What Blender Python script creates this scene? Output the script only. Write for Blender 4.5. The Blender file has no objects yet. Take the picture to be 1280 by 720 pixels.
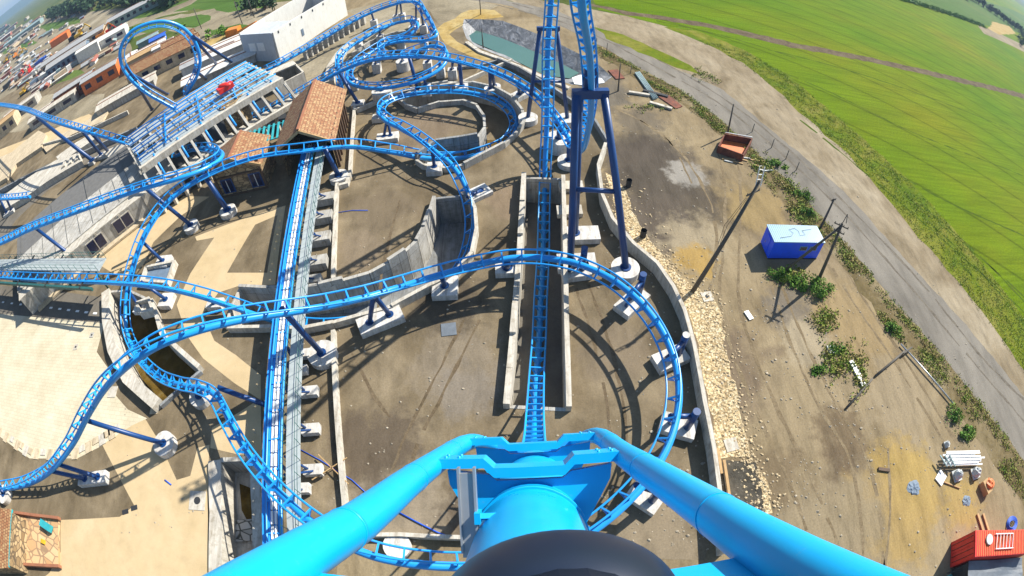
import bpy, math, random
from math import radians as R, sin, cos, pi
from mathutils import Vector as V, Matrix
from mathutils.geometry import tessellate_polygon, delaunay_2d_cdt
random.seed(7)
SC = bpy.context.scene; COL = SC.collection
# ------------------------------------------------------------------ camera model (wide fisheye action camera)
H = 36.0; F = 650.0; PITCH = R(50.5); ROLL = R(-2.5)
def ray(px, py):
    dx = px-640.0; dy = 360.0-py; r = math.hypot(dx, dy)
    th = 2*math.asin(min(.9999, r/(2*F))); s = sin(th)/max(r, 1e-9)
    a, b, c = dx*s, dy*s, cos(th)
    cr, sr = cos(ROLL), sin(ROLL); x = cr*a-sr*b; u = sr*a+cr*b
    cp, sp = cos(PITCH), sin(PITCH)
    return V((x, c*cp+u*sp, u*cp-c*sp))
def W(px, py, z=0.0, far=9000):
    """the place at height z that stands at this spot of the survey photograph"""
    d = ray(px, py)
    t = (z-H)/d.z if d.z < -1e-4 else far
    if t < 0 or t > far: t = far
    p = V((0, 0, H))+d*t
    return V((p.x, p.y, z))
def WD(px, py, dist):
    return V((0, 0, H))+ray(px, py)*dist
cam_d = bpy.data.cameras.new('camera'); cam = bpy.data.objects.new('camera', cam_d); COL.objects.link(cam)
cr, sr, cp, sp = cos(ROLL), sin(ROLL), cos(PITCH), sin(PITCH)
rx = V((cr, sr*sp, sr*cp)); ux = V((-sr, cr*sp, cr*cp)); fx = V((0, cp, -sp))
M = Matrix.Identity(4)
for i in range(3): M[i][0] = rx[i]; M[i][1] = ux[i]; M[i][2] = -fx[i]; M[i][3] = (0, 0, H)[i]
cam.matrix_world = M
cam_d.type = 'PANO'; cam_d.panorama_type = 'FISHEYE_EQUISOLID'
cam_d.fisheye_lens = F/1280*36.0; cam_d.fisheye_fov = 2*pi*.97; cam_d.sensor_width = 36; cam_d.sensor_height = 20.25
cam_d.sensor_fit = 'HORIZONTAL'; cam_d.clip_start = .02; cam_d.clip_end = 40000
SC.camera = cam
# ------------------------------------------------------------------ light
SUN_AZ, SUN_EL = R(56), R(40)
w = bpy.data.worlds.new('World'); SC.world = w; w.use_nodes = True
nt = w.node_tree; nt.nodes.clear()
sky = nt.nodes.new('ShaderNodeTexSky'); sky.sky_type = 'NISHITA'; sky.sun_disc = False
sky.sun_elevation = SUN_EL; sky.sun_rotation = SUN_AZ; sky.air_density = 1.0; sky.dust_density = .6; sky.ozone_density = 1.2
bg = nt.nodes.new('ShaderNodeBackground'); bg.inputs[1].default_value = .085
wo = nt.nodes.new('ShaderNodeOutputWorld'); nt.links.new(sky.outputs[0], bg.inputs[0]); nt.links.new(bg.outputs[0], wo.inputs[0])
sd = bpy.data.lights.new('sun', 'SUN'); sd.energy = 5.0; sd.angle = R(.5); sd.color = (1, .955, .87)
so = bpy.data.objects.new('sun', sd); COL.objects.link(so)
sdir = V((sin(SUN_AZ)*cos(SUN_EL), cos(SUN_AZ)*cos(SUN_EL), sin(SUN_EL)))
so.rotation_euler = sdir.to_track_quat('Z', 'Y').to_euler(); so.location = (60, 60, 90)
SC.view_settings.view_transform = 'Standard'; SC.view_settings.look = 'None'; SC.view_settings.gamma = 1
SC.view_settings.exposure = .92; SC.view_settings.use_curve_mapping = False
SC.cycles.max_bounces = 5; SC.cycles.diffuse_bounces = 3; SC.cycles.glossy_bounces = 2; SC.cycles.transmission_bounces = 2
# ------------------------------------------------------------------ materials
def srgb(r, g, b):
    f = lambda c: (c/12.92 if c <= .04045 else ((c+.055)/1.055)**2.4)
    return (f(r/255), f(g/255), f(b/255), 1)
class Mat:
    def __init__(s, name, rough=.8, metal=0, spec=.5):
        s.m = bpy.data.materials.new(name); s.m.use_nodes = True; s.n = s.m.node_tree.nodes; s.l = s.m.node_tree.links
        s.b = s.n['Principled BSDF']; s.b.inputs['Roughness'].default_value = rough; s.b.inputs['Metallic'].default_value = metal
        s.b.inputs['Specular IOR Level'].default_value = spec
        s.tc = s.n.new('ShaderNodeTexCoord')
    def noise(s, scale, detail=4, rough=.6, uv=False, sx=1, sy=1, dist=0, rz=0):
        mp = s.n.new('ShaderNodeMapping'); mp.inputs['Scale'].default_value = (sx, sy, 1); mp.inputs['Rotation'].default_value = (0, 0, rz)
        s.l.new(s.tc.outputs['UV' if uv else 'Object'], mp.inputs[0])
        t = s.n.new('ShaderNodeTexNoise'); t.inputs['Scale'].default_value = scale; t.inputs['Detail'].default_value = detail
        t.inputs['Roughness'].default_value = rough; t.inputs['Distortion'].default_value = dist
        s.l.new(mp.outputs[0], t.inputs['Vector']); return t.outputs['Fac']
    def voro(s, scale, uv=False, out='Color', feat='F1', sx=1, sy=1):
        mp = s.n.new('ShaderNodeMapping'); mp.inputs['Scale'].default_value = (sx, sy, 1)
        s.l.new(s.tc.outputs['UV' if uv else 'Object'], mp.inputs[0])
        t = s.n.new('ShaderNodeTexVoronoi'); t.feature = feat; t.inputs['Scale'].default_value = scale
        s.l.new(mp.outputs[0], t.inputs['Vector']); return t.outputs[out]
    def ramp(s, fac, stops):
        r = s.n.new('ShaderNodeValToRGB'); e = r.color_ramp.elements
        while len(e) > 1: e.remove(e[-1])
        e[0].position = stops[0][0]; e[0].color = stops[0][1]
        for p, c in stops[1:]:
            k = e.new(p); k.color = c
        s.l.new(fac, r.inputs[0]); return r.outputs[0]
    def mix(s, fac, a, b, mode='MIX'):
        m = s.n.new('ShaderNodeMix'); m.data_type = 'RGBA'; m.blend_type = mode
        for i, v in ((0, fac), (6, a), (7, b)):
            if hasattr(v, 'is_output') or isinstance(v, bpy.types.NodeSocket): s.l.new(v, m.inputs[i])
            else: m.inputs[i].default_value = v
        return m.outputs[2]
    def col(s, c):
        if isinstance(c, bpy.types.NodeSocket): s.l.new(c, s.b.inputs['Base Color'])
        else: s.b.inputs['Base Color'].default_value = c
        return s
    def bump(s, h, strength=.5, dist=.05):
        b = s.n.new('ShaderNodeBump'); b.inputs['Strength'].default_value = strength; b.inputs['Distance'].default_value = dist
        s.l.new(h, b.inputs['Height']); s.l.new(b.outputs[0], s.b.inputs['Normal']); return s
G1 = lambda v: (v, v, v, 1)
def plain(name, c, rough=.6, metal=0, var=.25, scale=1.5):
    m = Mat(name, rough, metal); n = m.noise(scale, 5)
    d = tuple(x*(1-var) for x in c[:3])+(1,); b = tuple(min(1, x*(1+var*.6)) for x in c[:3])+(1,)
    m.col(m.ramp(n, [(.3, d), (.7, b)])); return m.m
def soil(name, cols, s1=.12, s2=1.3, s3=9, stretch=(1, 1), rz=0, bump=.6, soft=1, blobs=()):
    m = Mat(name, .95, spec=.04)
    a = m.noise(s1, 6, .62, dist=.6); b = m.noise(s2, 6, .65, sx=stretch[0], sy=stretch[1], rz=rz); c = m.noise(s3, 3, .7)
    base = m.ramp(a, [(.32, cols[0]), (.5, cols[1]), (.68, cols[2])])
    for (x, y, r_, c_) in blobs:
        nv = m.n.new('ShaderNodeTexNoise'); nv.inputs['Scale'].default_value = 1.6/r_; nv.inputs['Detail'].default_value = 6; nv.inputs['Roughness'].default_value = .65; m.l.new(m.tc.outputs['Object'], nv.inputs['Vector'])
        ad = m.n.new('ShaderNodeVectorMath'); ad.operation = 'MULTIPLY_ADD'; ad.inputs[1].default_value = (r_*2.2, r_*2.2, 0); m.l.new(nv.outputs['Color'], ad.inputs[0]); m.l.new(m.tc.outputs['Object'], ad.inputs[2])
        ds = m.n.new('ShaderNodeVectorMath'); ds.operation = 'DISTANCE'; ds.inputs[1].default_value = (x+r_*1.1, y+r_*1.1, 0); m.l.new(ad.outputs[0], ds.inputs[0])
        mr = m.n.new('ShaderNodeMapRange'); mr.inputs['From Min'].default_value = r_*1.1; mr.inputs['From Max'].default_value = r_*.65; mr.inputs['To Max'].default_value = .85; m.l.new(ds.outputs['Value'], mr.inputs['Value'])
        base = m.mix(mr.outputs[0], base, c_)
    base = m.mix(.75*soft, base, m.ramp(b, [(.28, G1(.45)), (.5, G1(.8)), (.72, G1(1.0))]), 'MULTIPLY')
    base = m.mix(.5*soft, base, m.ramp(c, [(.3, G1(.5)), (.7, G1(1.0))]), 'MULTIPLY')
    m.col(base); m.bump(b, bump, .12); return m.m
MT = {}
def painted(name, c, rough, metal, var, scale):
    m = Mat(name, rough, metal); n = m.noise(3, 6); d = tuple(x*(1-var) for x in c[:3])+(1,); base = m.ramp(n, [(.3, d), (.7, c)])
    sc = m.noise(9, 8, .8, sx=1, sy=.25); base = m.mix(m.ramp(sc, [(.66, G1(0)), (.72, G1(.45))]), base, (.10, .30, .42, 1))
    du = m.noise(28, 6, .8); base = m.mix(m.ramp(du, [(.6, G1(0)), (.75, G1(.25))]), base, (.35, .36, .33, 1)); m.col(base)
    m.l.new(m.ramp(n, [(.3, G1(.26)), (.7, G1(.44))]), m.b.inputs['Roughness']); m.bump(m.noise(60, 3), .06, .004); return m.m
MT['track'] = plain('track_paint', (.014, .28, .70, 1), .28, 0, .10, .4)
MT['track_far'] = MT['track']
MT['fore'] = painted('azure_paint', (.002, .37, .74, 1), .33, 0, .05, 3)
MT['navy'] = plain('support_paint', (.005, .045, .165, 1), .4, 0, .15, .6)
def concrete(name, c, panels=True, var=.3, drip=.7):
    m = Mat(name, .85, spec=.3); a = m.noise(.5, 6, .65); b = m.noise(5, 4, .7)
    k = lambda f: tuple(min(1, x*f) for x in c[:3])+(1,)
    base = m.ramp(a, [(.3, k(1-var)), (.7, k(1+var*.4))])
    st = m.noise(.9, 5, .7, uv=True, sx=3, sy=.25)
    base = m.mix(drip, base, m.ramp(st, [(.32, (.5, .46, .4, 1)), (.58, G1(1.0))]), 'MULTIPLY'); sp = m.noise(1.8, 5, .75); base = m.mix(.45 if drip > .5 else .12, base, m.ramp(sp, [(.36, (.5, .44, .34, 1)), (.5, G1(1.0))]), 'MULTIPLY')
    if panels:
        br = m.n.new('ShaderNodeTexBrick'); br.offset = 0; br.inputs['Scale'].default_value = 1; br.inputs['Brick Width'].default_value = 2.4
        br.inputs['Row Height'].default_value = 6; br.inputs['Mortar Size'].default_value = .03
        br.inputs['Color1'].default_value = G1(1); br.inputs['Color2'].default_value = G1(.86); br.inputs['Mortar'].default_value = G1(.45)
        m.l.new(m.tc.outputs['UV'], br.inputs['Vector']); base = m.mix(1, base, br.outputs['Color'], 'MULTIPLY')
    m.col(base); m.bump(b, .25, .02); return m.m
MT['conc'] = concrete('concrete', (.50, .48, .43))
MT['conc_plain'] = concrete('concrete_plain', (.62, .60, .56), False, .15)
MT['conc_grey'] = concrete('concrete_grey', (.30, .31, .31))
MT['conc_pale'] = concrete('concrete_pale', (.56, .52, .44), False, .18)
MT['cream'] = concrete('cream_render', (.56, .46, .31), False, .18)
MT['bldg'] = concrete('precast_wall', (.66, .65, .60), False, .08, .2)
MT['bldg_end'] = concrete('precast_end_wall', (.50, .53, .56), False, .08, .15)
MT['field'] = None
def field(name, c1, c2, c3, rz=R(25)):
    m = Mat(name, .9, spec=.03); a = m.noise(.018, 5, .6, sx=.5, rz=rz); b = m.noise(.25, 5, .7, sx=.22, rz=rz); c = m.noise(2.8, 3, .8)
    base = m.ramp(a, [(.33, c1), (.5, c2), (.66, c3)])
    base = m.mix(.45, base, m.ramp(b, [(.3, G1(.55)), (.6, G1(1.0))]), 'MULTIPLY')
    base = m.mix(.6, base, m.ramp(c, [(.3, G1(.4)), (.65, G1(1.0))]), 'MULTIPLY')
    # tractor lines
    wv = m.n.new('ShaderNodeTexWave'); wv.wave_type = 'BANDS'; wv.bands_direction = 'Y'; wv.inputs['Scale'].default_value = .035
    wv.inputs['Distortion'].default_value = 1.2; wv.inputs['Detail'].default_value = 1; wv.inputs['Detail Scale'].default_value = .05
    mp = m.n.new('ShaderNodeMapping'); mp.inputs['Rotation'].default_value = (0, 0, rz+R(8)); m.l.new(m.tc.outputs['Object'], mp.inputs[0]); m.l.new(mp.outputs[0], wv.inputs[0])
    base = m.mix(.7, base, m.ramp(wv.outputs['Fac'], [(.0, G1(.45)), (.02, G1(.95)), (.5, G1(1))]), 'MULTIPLY'); rw = m.noise(1.1, 2, .5, sx=.06, sy=1.6, rz=rz+R(12)); base = m.mix(.55, base, m.ramp(rw, [(.35, G1(.6)), (.6, G1(1.0))]), 'MULTIPLY')
    m.col(base); m.bump(c, .8, .25); return m.m
MT['field'] = field('crop_field', (.10, .215, .003, 1), (.155, .235, .004, 1), (.225, .235, .008, 1))
MT['field2'] = field('crop_field_pale', (.085, .17, .03, 1), (.11, .19, .04, 1), (.14, .20, .045, 1))
MT['meadow'] = soil('meadow', [(.06, .10, .02, 1), (.11, .14, .03, 1), (.2, .17, .07, 1)], .02, .2, 2)
MT['dirt'] = soil('site_dirt', [(.22, .165, .092, 1), (.30, .232, .136, 1), (.385, .305, .185, 1)], .09, .7, 6, (1, .3), R(-20), .9, 1, [(*W(x, y)[:2], r_, c_) for x, y, r_, c_ in ((800, 185, 6, (.12, .10, .075, 1)), (815, 210, 7, (.11, .09, .07, 1)), (835, 250, 8, (.105, .087, .066, 1)), (825, 280, 5, (.13, .105, .08, 1)), (858, 217, 2.6, (.36, .33, .28, 1)), (870, 300, 4, (.38, .31, .2, 1)), (945, 258, 4.5, (.33, .24, .11, 1)), (1050, 385, 5, (.34, .25, .13, 1)), (1085, 425, 4.5, (.34, .25, .13, 1)), (985, 390, 3, (.2, .17, .13, 1)), (1060, 590, 3, (.15, .11, .07, 1)), (750, 115, 5, (.16, .14, .11, 1)), (870, 325, 2.4, (.42, .27, .08, 1)), (900, 470, 6, (.2, .15, .1, 1)), (1120, 500, 5, (.34, .27, .17, 1)), (1000, 520, 5, (.32, .25, .15, 1)), (1120, 585, 3.4, (.42, .29, .10, 1)), (1150, 612, 4.2, (.44, .31, .11, 1)), (1200, 625, 3.2, (.42, .30, .11, 1)), (1125, 660, 4.2, (.40, .28, .11, 1)), (1080, 620, 3, (.36, .26, .12, 1)), (800, 150, 4, (.17, .14, .10, 1)), (1010, 430, 3, (.40, .33, .22, 1)), (960, 600, 4, (.20, .15, .09, 1)), (1050, 540, 3, (.17, .125, .075, 1)), (1040, 660, 6, (.3, .24, .15, 1)))])
MT['dirt_tan'] = soil('ochre_dirt', [(.30, .21, .09, 1), (.36, .26, .12, 1), (.42, .32, .17, 1)], .2, 1.2, 8)
MT['dirt_dark'] = soil('dark_spoil', [(.06, .055, .045, 1), (.10, .09, .07, 1), (.14, .12, .09, 1)], .3, 1.6, 8, bump=1)
MT['compact'] = soil('compacted_soil', [(.155, .118, .070, 1), (.225, .175, .108, 1), (.31, .245, .155, 1)], .16, .55, 7, (1, .45), 0, .7, 1, [(*W(x, y)[:2], r_, c_) for x, y, r_, c_ in ((570, 450, 4, (.27, .22, .155, 1)), (585, 490, 3, (.26, .22, .17, 1)), (505, 640, 5, (.33, .27, .19, 1)), (470, 560, 4, (.13, .10, .07, 1)), (600, 650, 3, (.13, .10, .07, 1)), (450, 310, 3, (.27, .21, .14, 1)), (560, 380, 3.5, (.12, .095, .065, 1)), (770, 440, 3.5, (.23, .18, .12, 1)), (820, 660, 4, (.30, .24, .16, 1)), (640, 250, 3, (.27, .2, .13, 1)), (530, 160, 5, (.24, .18, .12, 1)), (480, 260, 4, (.2, .155, .1, 1)), (330, 560, 3, (.25, .18, .1, 1)))])
MT['soil_rough'] = soil('rough_soil', [(.10, .075, .045, 1), (.16, .12, .075, 1), (.21, .165, .105, 1)], .4, 2.5, 10)
MT['road'] = soil('worn_asphalt', [(.20, .18, .15, 1), (.26, .235, .195, 1), (.31, .28, .23, 1)], .07, .5, 8, (1, .25), R(30), .3)
MT['pale_dirt'] = soil('pale_track_dirt', [(.25, .195, .12, 1), (.34, .275, .18, 1), (.43, .36, .25, 1)], .12, .9, 6, (1, .3), R(30))
MT['verge'] = soil('verge', [(.12, .095, .04, 1), (.19, .145, .07, 1), (.30, .24, .14, 1)], .2, 1.2, 6)
MT['straw'] = soil('straw_verge', [(.10, .17, .008, 1), (.17, .20, .014, 1), (.26, .24, .05, 1)], .15, .8, 5)
MT['path'] = soil('sand_paving', [(.50, .375, .205, 1), (.54, .41, .235, 1), (.58, .45, .27, 1)], .15, .8, 10, bump=.1, soft=.35)
MT['pool_mud'] = soil('muddy_water', [(.10, .065, .015, 1), (.16, .10, .02, 1), (.20, .15, .06, 1)], .5, 1, 5, bump=.05)
MT['site_mix'] = soil('building_site_dirt', [(.22, .18, .12, 1), (.32, .27, .18, 1), (.44, .38, .27, 1)], .03, .25, 2)
MT['grey_yard'] = soil('grey_yard', [(.14, .125, .10, 1), (.18, .16, .13, 1), (.22, .2, .16, 1)], .1, .6, 5, soft=.6)
MT['sand_yellow'] = soil('yellow_sand', [(.42, .28, .08, 1), (.5, .36, .14, 1), (.55, .43, .2, 1)], .2, 1, 6)
MT['rut_soil'] = soil('rut_soil', [(.19, .143, .082, 1), (.245, .187, .112, 1), (.31, .245, .15, 1)], .5, 3, 10)
MT['rut_yard'] = soil('rut_yard', [(.14, .105, .062, 1), (.175, .13, .08, 1), (.22, .17, .105, 1)], .5, 3, 10)
MT['field_line'] = soil('field_line', [(.06, .11, .006, 1), (.08, .13, .008, 1), (.12, .13, .02, 1)], .5, 3, 10)
MT['road_wear'] = soil('road_wear', [(.15, .13, .10, 1), (.19, .165, .13, 1), (.24, .21, .16, 1)], .5, 3, 10)
def gravel():
    m = Mat('gravel_stones', .9, spec=.2); v = m.voro(6.5); a = m.noise(.6, 4)
    sep = m.n.new('ShaderNodeSeparateColor'); m.l.new(v, sep.inputs[0])
    base = m.ramp(sep.outputs[0], [(0, (.40, .28, .14, 1)), (.4, (.60, .45, .24, 1)), (.8, (.74, .60, .36, 1)), (1, (.82, .72, .50, 1))])
    base = m.mix(.8, base, m.ramp(a, [(.3, G1(.65)), (.6, G1(1))]), 'MULTIPLY')
    d = m.voro(6.5, out='Distance'); base = m.mix(.75, base, m.ramp(d, [(0, G1(1)), (.35, G1(.9)), (.75, G1(.25))]), 'MULTIPLY')
    m.col(base); m.bump(d, -1, .1); return m.m
MT['gravel'] = gravel()
MT['ochre_gravel'] = soil('ochre_gravel', [(.22, .17, .09, 1), (.36, .26, .10, 1), (.50, .37, .15, 1)], .3, 1.6, 5, bump=.9)
def tiles():
    m = Mat('clay_roof_tiles', .8); br = m.n.new('ShaderNodeTexBrick'); br.offset = .5; br.inputs['Scale'].default_value = 1
    br.inputs['Brick Width'].default_value = .34; br.inputs['Row Height'].default_value = .42; br.inputs['Mortar Size'].default_value = .035
    br.inputs['Color1'].default_value = (.27, .12, .055, 1); br.inputs['Color2'].default_value = (.40, .29, .16, 1); br.inputs['Mortar'].default_value = (.14, .06, .03, 1); br.inputs['Bias'].default_value = 0
    m.l.new(m.tc.outputs['UV'], br.inputs['Vector']); n = m.noise(3.2, 4, .75, uv=True)
    base = m.mix(.95, br.outputs['Color'], m.ramp(n, [(.34, (.35, .28, .22, 1)), (.46, (.9, .75, .6, 1)), (.64, (1.0, 1.0, .85, 1))]), 'MULTIPLY')
    m.col(base); m.bump(br.outputs['Fac'], -.7, .06); return m.m
MT['tiles'] = tiles()
def stone(name, c1, c2, mortar, sc=1.6):
    m = Mat(name, .9); v = m.voro(sc, uv=True, sx=.8, sy=1.3); e = m.voro(sc, uv=True, out='Distance', feat='DISTANCE_TO_EDGE', sx=.8, sy=1.3)
    sep = m.n.new('ShaderNodeSeparateColor'); m.l.new(v, sep.inputs[0])
    base = m.ramp(sep.outputs[1], [(0, c1), (1, c2)]); base = m.mix(m.ramp(e, [(.03, G1(1)), (.09, G1(0))]), base, mortar)
    m.col(base); m.bump(e, .6, .05); return m.m
MT['stone'] = stone('rubble_stone', (.20, .13, .06, 1), (.44, .32, .17, 1), (.10, .07, .04, 1))
MT['paver'] = stone('stone_paving', (.45, .26, .12, 1), (.62, .42, .22, 1), (.28, .18, .1, 1), .9)
MT['slab_grey'] = stone('rock_work', (.35, .34, .30, 1), (.55, .52, .46, 1), (.08, .08, .06, 1), 1.2)
P = lambda n, c, r=.6, me=0, v=.2: MT.setdefault(n, plain(n, c, r, me, v))
P('wood_dark', (.10, .06, .035, 1), .8); P('wood', (.42, .27, .12, 1), .8); P('black', (.006, .012, .03, 1), .38, 0, .1)
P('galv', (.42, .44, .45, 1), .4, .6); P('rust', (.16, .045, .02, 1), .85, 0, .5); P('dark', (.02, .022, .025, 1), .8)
P('white', (.78, .78, .75, 1), .5, 0, .06); P('red', (.68, .028, .018, 1), .5); P('orange', (.62, .15, .03, 1), .6); P('yellow', (.62, .36, .02, 1), .5)
P('cabin_blue', (.01, .10, .92, 1), .45, 0, .1); P('roof_white', (.17, .35, .47, 1), .45, 0, .1); P('teal', (.03, .33, .36, 1), .5); P('tarp', (.13, .15, .17, 1), .5)
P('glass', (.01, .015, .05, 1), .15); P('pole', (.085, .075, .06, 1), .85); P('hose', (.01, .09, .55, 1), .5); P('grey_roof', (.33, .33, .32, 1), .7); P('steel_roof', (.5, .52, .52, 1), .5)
P('roof_felt', (.13, .125, .115, 1), .8); P('pebble', (.56, .44, .26, 1), .9, 0, .4); P('stone_grey', (.36, .31, .23, 1), .9, 0, .6); P('mesh_grey', (.40, .44, .43, 1), .6, .2); P('green_rail', (.02, .10, .09, 1), .5); P('cloth', (.5, .52, .5, 1), .9); P('crane', (.6, .2, .02, 1), .5); P('terracotta', (.30, .12, .06, 1), .8); P('dark_roof', (.12, .12, .11, 1), .8)
P('rail_blue', (.02, .30, .82, 1), .4); P('bluegrey', (.13, .18, .24, 1), .7)
P('far_white', (.60, .58, .53, 1), .8); P('far_tan', (.42, .33, .22, 1), .8); P('far_red', (.30, .10, .07, 1), .8); P('far_teal', (.22, .30, .30, 1), .8); P('far_blue', (.03, .12, .5, 1), .6)
def leafy(name, a, b, c):
    m = Mat(name, .75, spec=.25); n = m.noise(.9, 3); m.col(m.ramp(n, [(.3, a), (.5, b), (.7, c)])); m.b.inputs['Transmission Weight'].default_value = 0; return m.m
MT['leaf'] = leafy('shrub_leaves', (.05, .14, .01, 1), (.10, .21, .018, 1), (.19, .27, .035, 1))
MT['leaf_far'] = leafy('woodland_leaves', (.012, .035, .015, 1), (.025, .06, .02, 1), (.045, .085, .03, 1))
MT['weed'] = leafy('weed_leaves', (.09, .18, .012, 1), (.19, .22, .025, 1), (.34, .25, .10, 1))
MT['straw_leaf'] = leafy('dry_grass_leaves', (.10, .21, .006, 1), (.17, .24, .012, 1), (.33, .30, .06, 1))
def water():
    m = Mat('pond_water_surface', .08); n = m.noise(.06, 3); m.col(m.ramp(n, [(.3, (.055, .125, .10, 1)), (.7, (.085, .17, .135, 1))])); b = m.noise(3, 2); m.bump(b, .08, .02); return m.m
MT['water'] = water()
def liner():
    m = Mat('pond_liner_sheet', .5); n = m.noise(.8, 6, .7, sx=1.0, sy=.5, dist=1.2, rz=R(30)); m.col(m.ramp(n, [(.3, G1(.08)), (.5, G1(.18)), (.7, G1(.36))])); m.bump(n, .8, .3); return m.m
MT['liner'] = liner()
def plaza():
    m = Mat('pale_paving', .8, spec=.2); a = m.noise(.25, 5); br = m.n.new('ShaderNodeTexBrick'); br.inputs['Scale'].default_value = 1; br.inputs['Brick Width'].default_value = .9; br.inputs['Row Height'].default_value = .45
    br.inputs['Mortar Size'].default_value = .02; br.inputs['Color1'].default_value = G1(1); br.inputs['Color2'].default_value = G1(.9); br.inputs['Mortar'].default_value = G1(.72); m.l.new(m.tc.outputs['Object'], br.inputs['Vector'])
    base = m.ramp(a, [(.3, (.50, .43, .29, 1)), (.55, (.58, .51, .36, 1)), (.72, (.62, .56, .42, 1))]); m.col(m.mix(1, base, br.outputs['Color'], 'MULTIPLY')); return m.m
MT['plaza'] = plaza()
# ------------------------------------------------------------------ mesh helpers
Z0 = V((0, 0, 1))
class MB:
    def __init__(s): s.v = []; s.f = []; s.sm = []
    def quad(s, *p, smooth=False):
        k = len(s.v); s.v += [V(q) for q in p]; s.f.append(tuple(range(k, k+len(p)))); s.sm.append(smooth); return s
    def box(s, c, size, X=None, Y=None, Z=None):
        X = V(X or (1, 0, 0)).normalized(); Y = V(Y or (0, 1, 0)).normalized(); Z = V(Z or (0, 0, 1)).normalized(); c = V(c); h = [d/2 for d in size]
        q = [c+X*(h[0]*a)+Y*(h[1]*b)+Z*(h[2]*d) for a in (-1, 1) for b in (-1, 1) for d in (-1, 1)]
        for f in ((0, 1, 3, 2), (4, 6, 7, 5), (0, 4, 5, 1), (2, 3, 7, 6), (0, 2, 6, 4), (1, 5, 7, 3)): s.quad(*[q[i] for i in f])
        return s
    def bar(s, a, b, w, h, up=(0, 0, 1)):
        a = V(a); b = V(b); Y = (b-a).normalized(); X = Y.cross(V(up))
        if X.length < 1e-3: X = Y.cross(V((1, 0, 0)))
        X.normalize(); Z = X.cross(Y); return s.box((a+b)/2, (w, (b-a).length, h), X, Y, Z)
    def tube(s, path, rad, n=8, caps=True, frames=None):
        k0 = len(s.v); N = len(path); path = [V(p) for p in path]; rr = rad if isinstance(rad, (list, tuple)) else [rad]*N
        ref = None
        for i, p in enumerate(path):
            t = (path[min(i+1, N-1)]-path[max(i-1, 0)]).normalized()
            if ref is None:
                ref = t.orthogonal().normalized()
            ref = (ref-t*ref.dot(t)).normalized(); o = t.cross(ref)
            for j in range(n):
                a = 2*pi*j/n; s.v.append(p+(ref*cos(a)+o*sin(a))*rr[i])
        for i in range(N-1):
            for j in range(n):
                a = k0+i*n+j; b = k0+i*n+(j+1) % n; s.f.append((a, b, b+n, a+n)); s.sm.append(True)
        if caps:
            s.f.append(tuple(k0+j for j in reversed(range(n)))); s.sm.append(False)
            s.f.append(tuple(k0+(N-1)*n+j for j in range(n))); s.sm.append(False)
        return s
    def prism(s, poly, z0, z1, cap=True, bottom=True):
        """poly: list of (x,y); walls and caps"""
        n = len(poly); A = [V((p[0], p[1], z0)) for p in poly]; B = [V((p[0], p[1], z1)) for p in poly]
        ar = sum(poly[i][0]*poly[(i+1) % n][1]-poly[(i+1) % n][0]*poly[i][1] for i in range(n))
        if ar < 0: A.reverse(); B.reverse()
        for i in range(n):
            j = (i+1) % n; s.quad(A[i], A[j], B[j], B[i])
        if cap:
            for tri in tessellate_polygon([B]):
                t = [B[i] for i in tri]; nn = (t[1]-t[0]).cross(t[2]-t[0])
                s.quad(*(t if nn.z > 0 else t[::-1]))
        if bottom:
            for tri in tessellate_polygon([A]):
                t = [A[i] for i in tri]; nn = (t[1]-t[0]).cross(t[2]-t[0]); s.quad(*(t if nn.z < 0 else t[::-1]))
        return s
    def ribbon(s, pts, ztop, zbot, th):
        """a wall of thickness th along a line of points; ztop may vary per point"""
        pts = [V((p[0], p[1], 0)) for p in pts]; N = len(pts); L = []; Rr = []
        zt = ztop if isinstance(ztop, (list, tuple)) else [ztop]*N
        for i in range(N):
            d0 = (pts[i]-pts[i-1]).normalized() if i else None; d1 = (pts[i+1]-pts[i]).normalized() if i < N-1 else None
            d = (d0+d1).normalized() if d0 and d1 and (d0+d1).length > .2 else (d1 or d0)
            nrm = V((-d.y, d.x, 0)); k = 1/max(.5, nrm.dot(V((-(d1 or d0).y, (d1 or d0).x, 0))))
            L.append(pts[i]+nrm*(th/2*k)); Rr.append(pts[i]-nrm*(th/2*k))
        q = lambda p, z: V((p.x, p.y, z))
        for i in range(N-1):
            z = (zt[i], zt[i+1]) 
            s.quad(q(Rr[i], z[0]), q(Rr[i+1], z[1]), q(L[i+1], z[1]), q(L[i], z[0]))
            s.quad(q(Rr[i], zbot), q(Rr[i+1], zbot), q(Rr[i+1], z[1]), q(Rr[i], z[0]))
            s.quad(q(L[i+1], zbot), q(L[i], zbot), q(L[i], z[0]), q(L[i+1], z[1]))
        for i, fl in ((0, 0), (N-1, 1)):
            f = [q(L[i], zbot), q(Rr[i], zbot), q(Rr[i], zt[i]), q(L[i], zt[i])]; s.quad(*(f[::-1] if fl else f))
        return s
    def dome(s, c, rad, M3=None, nu=16, nv=8, full=False, jag=0):
        k0 = len(s.v); c = V(c); M3 = M3 or Matrix.Identity(3)
        lo = -pi/2 if full else 0
        for i in range(nv+1):
            ph = lo+(pi/2-lo)*i/nv
            for j in range(nu):
                a = 2*pi*j/nu; k = 1+random.uniform(-jag, jag)
                s.v.append(c+M3@V((rad[0]*cos(ph)*cos(a)*k, rad[1]*cos(ph)*sin(a)*k, rad[2]*sin(ph)*k)))
        for i in range(nv):
            for j in range(nu):
                a = k0+i*nu+j; b = k0+i*nu+(j+1) % nu; s.f.append((a, b, b+nu, a+nu)); s.sm.append(jag == 0)
        return s
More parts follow.
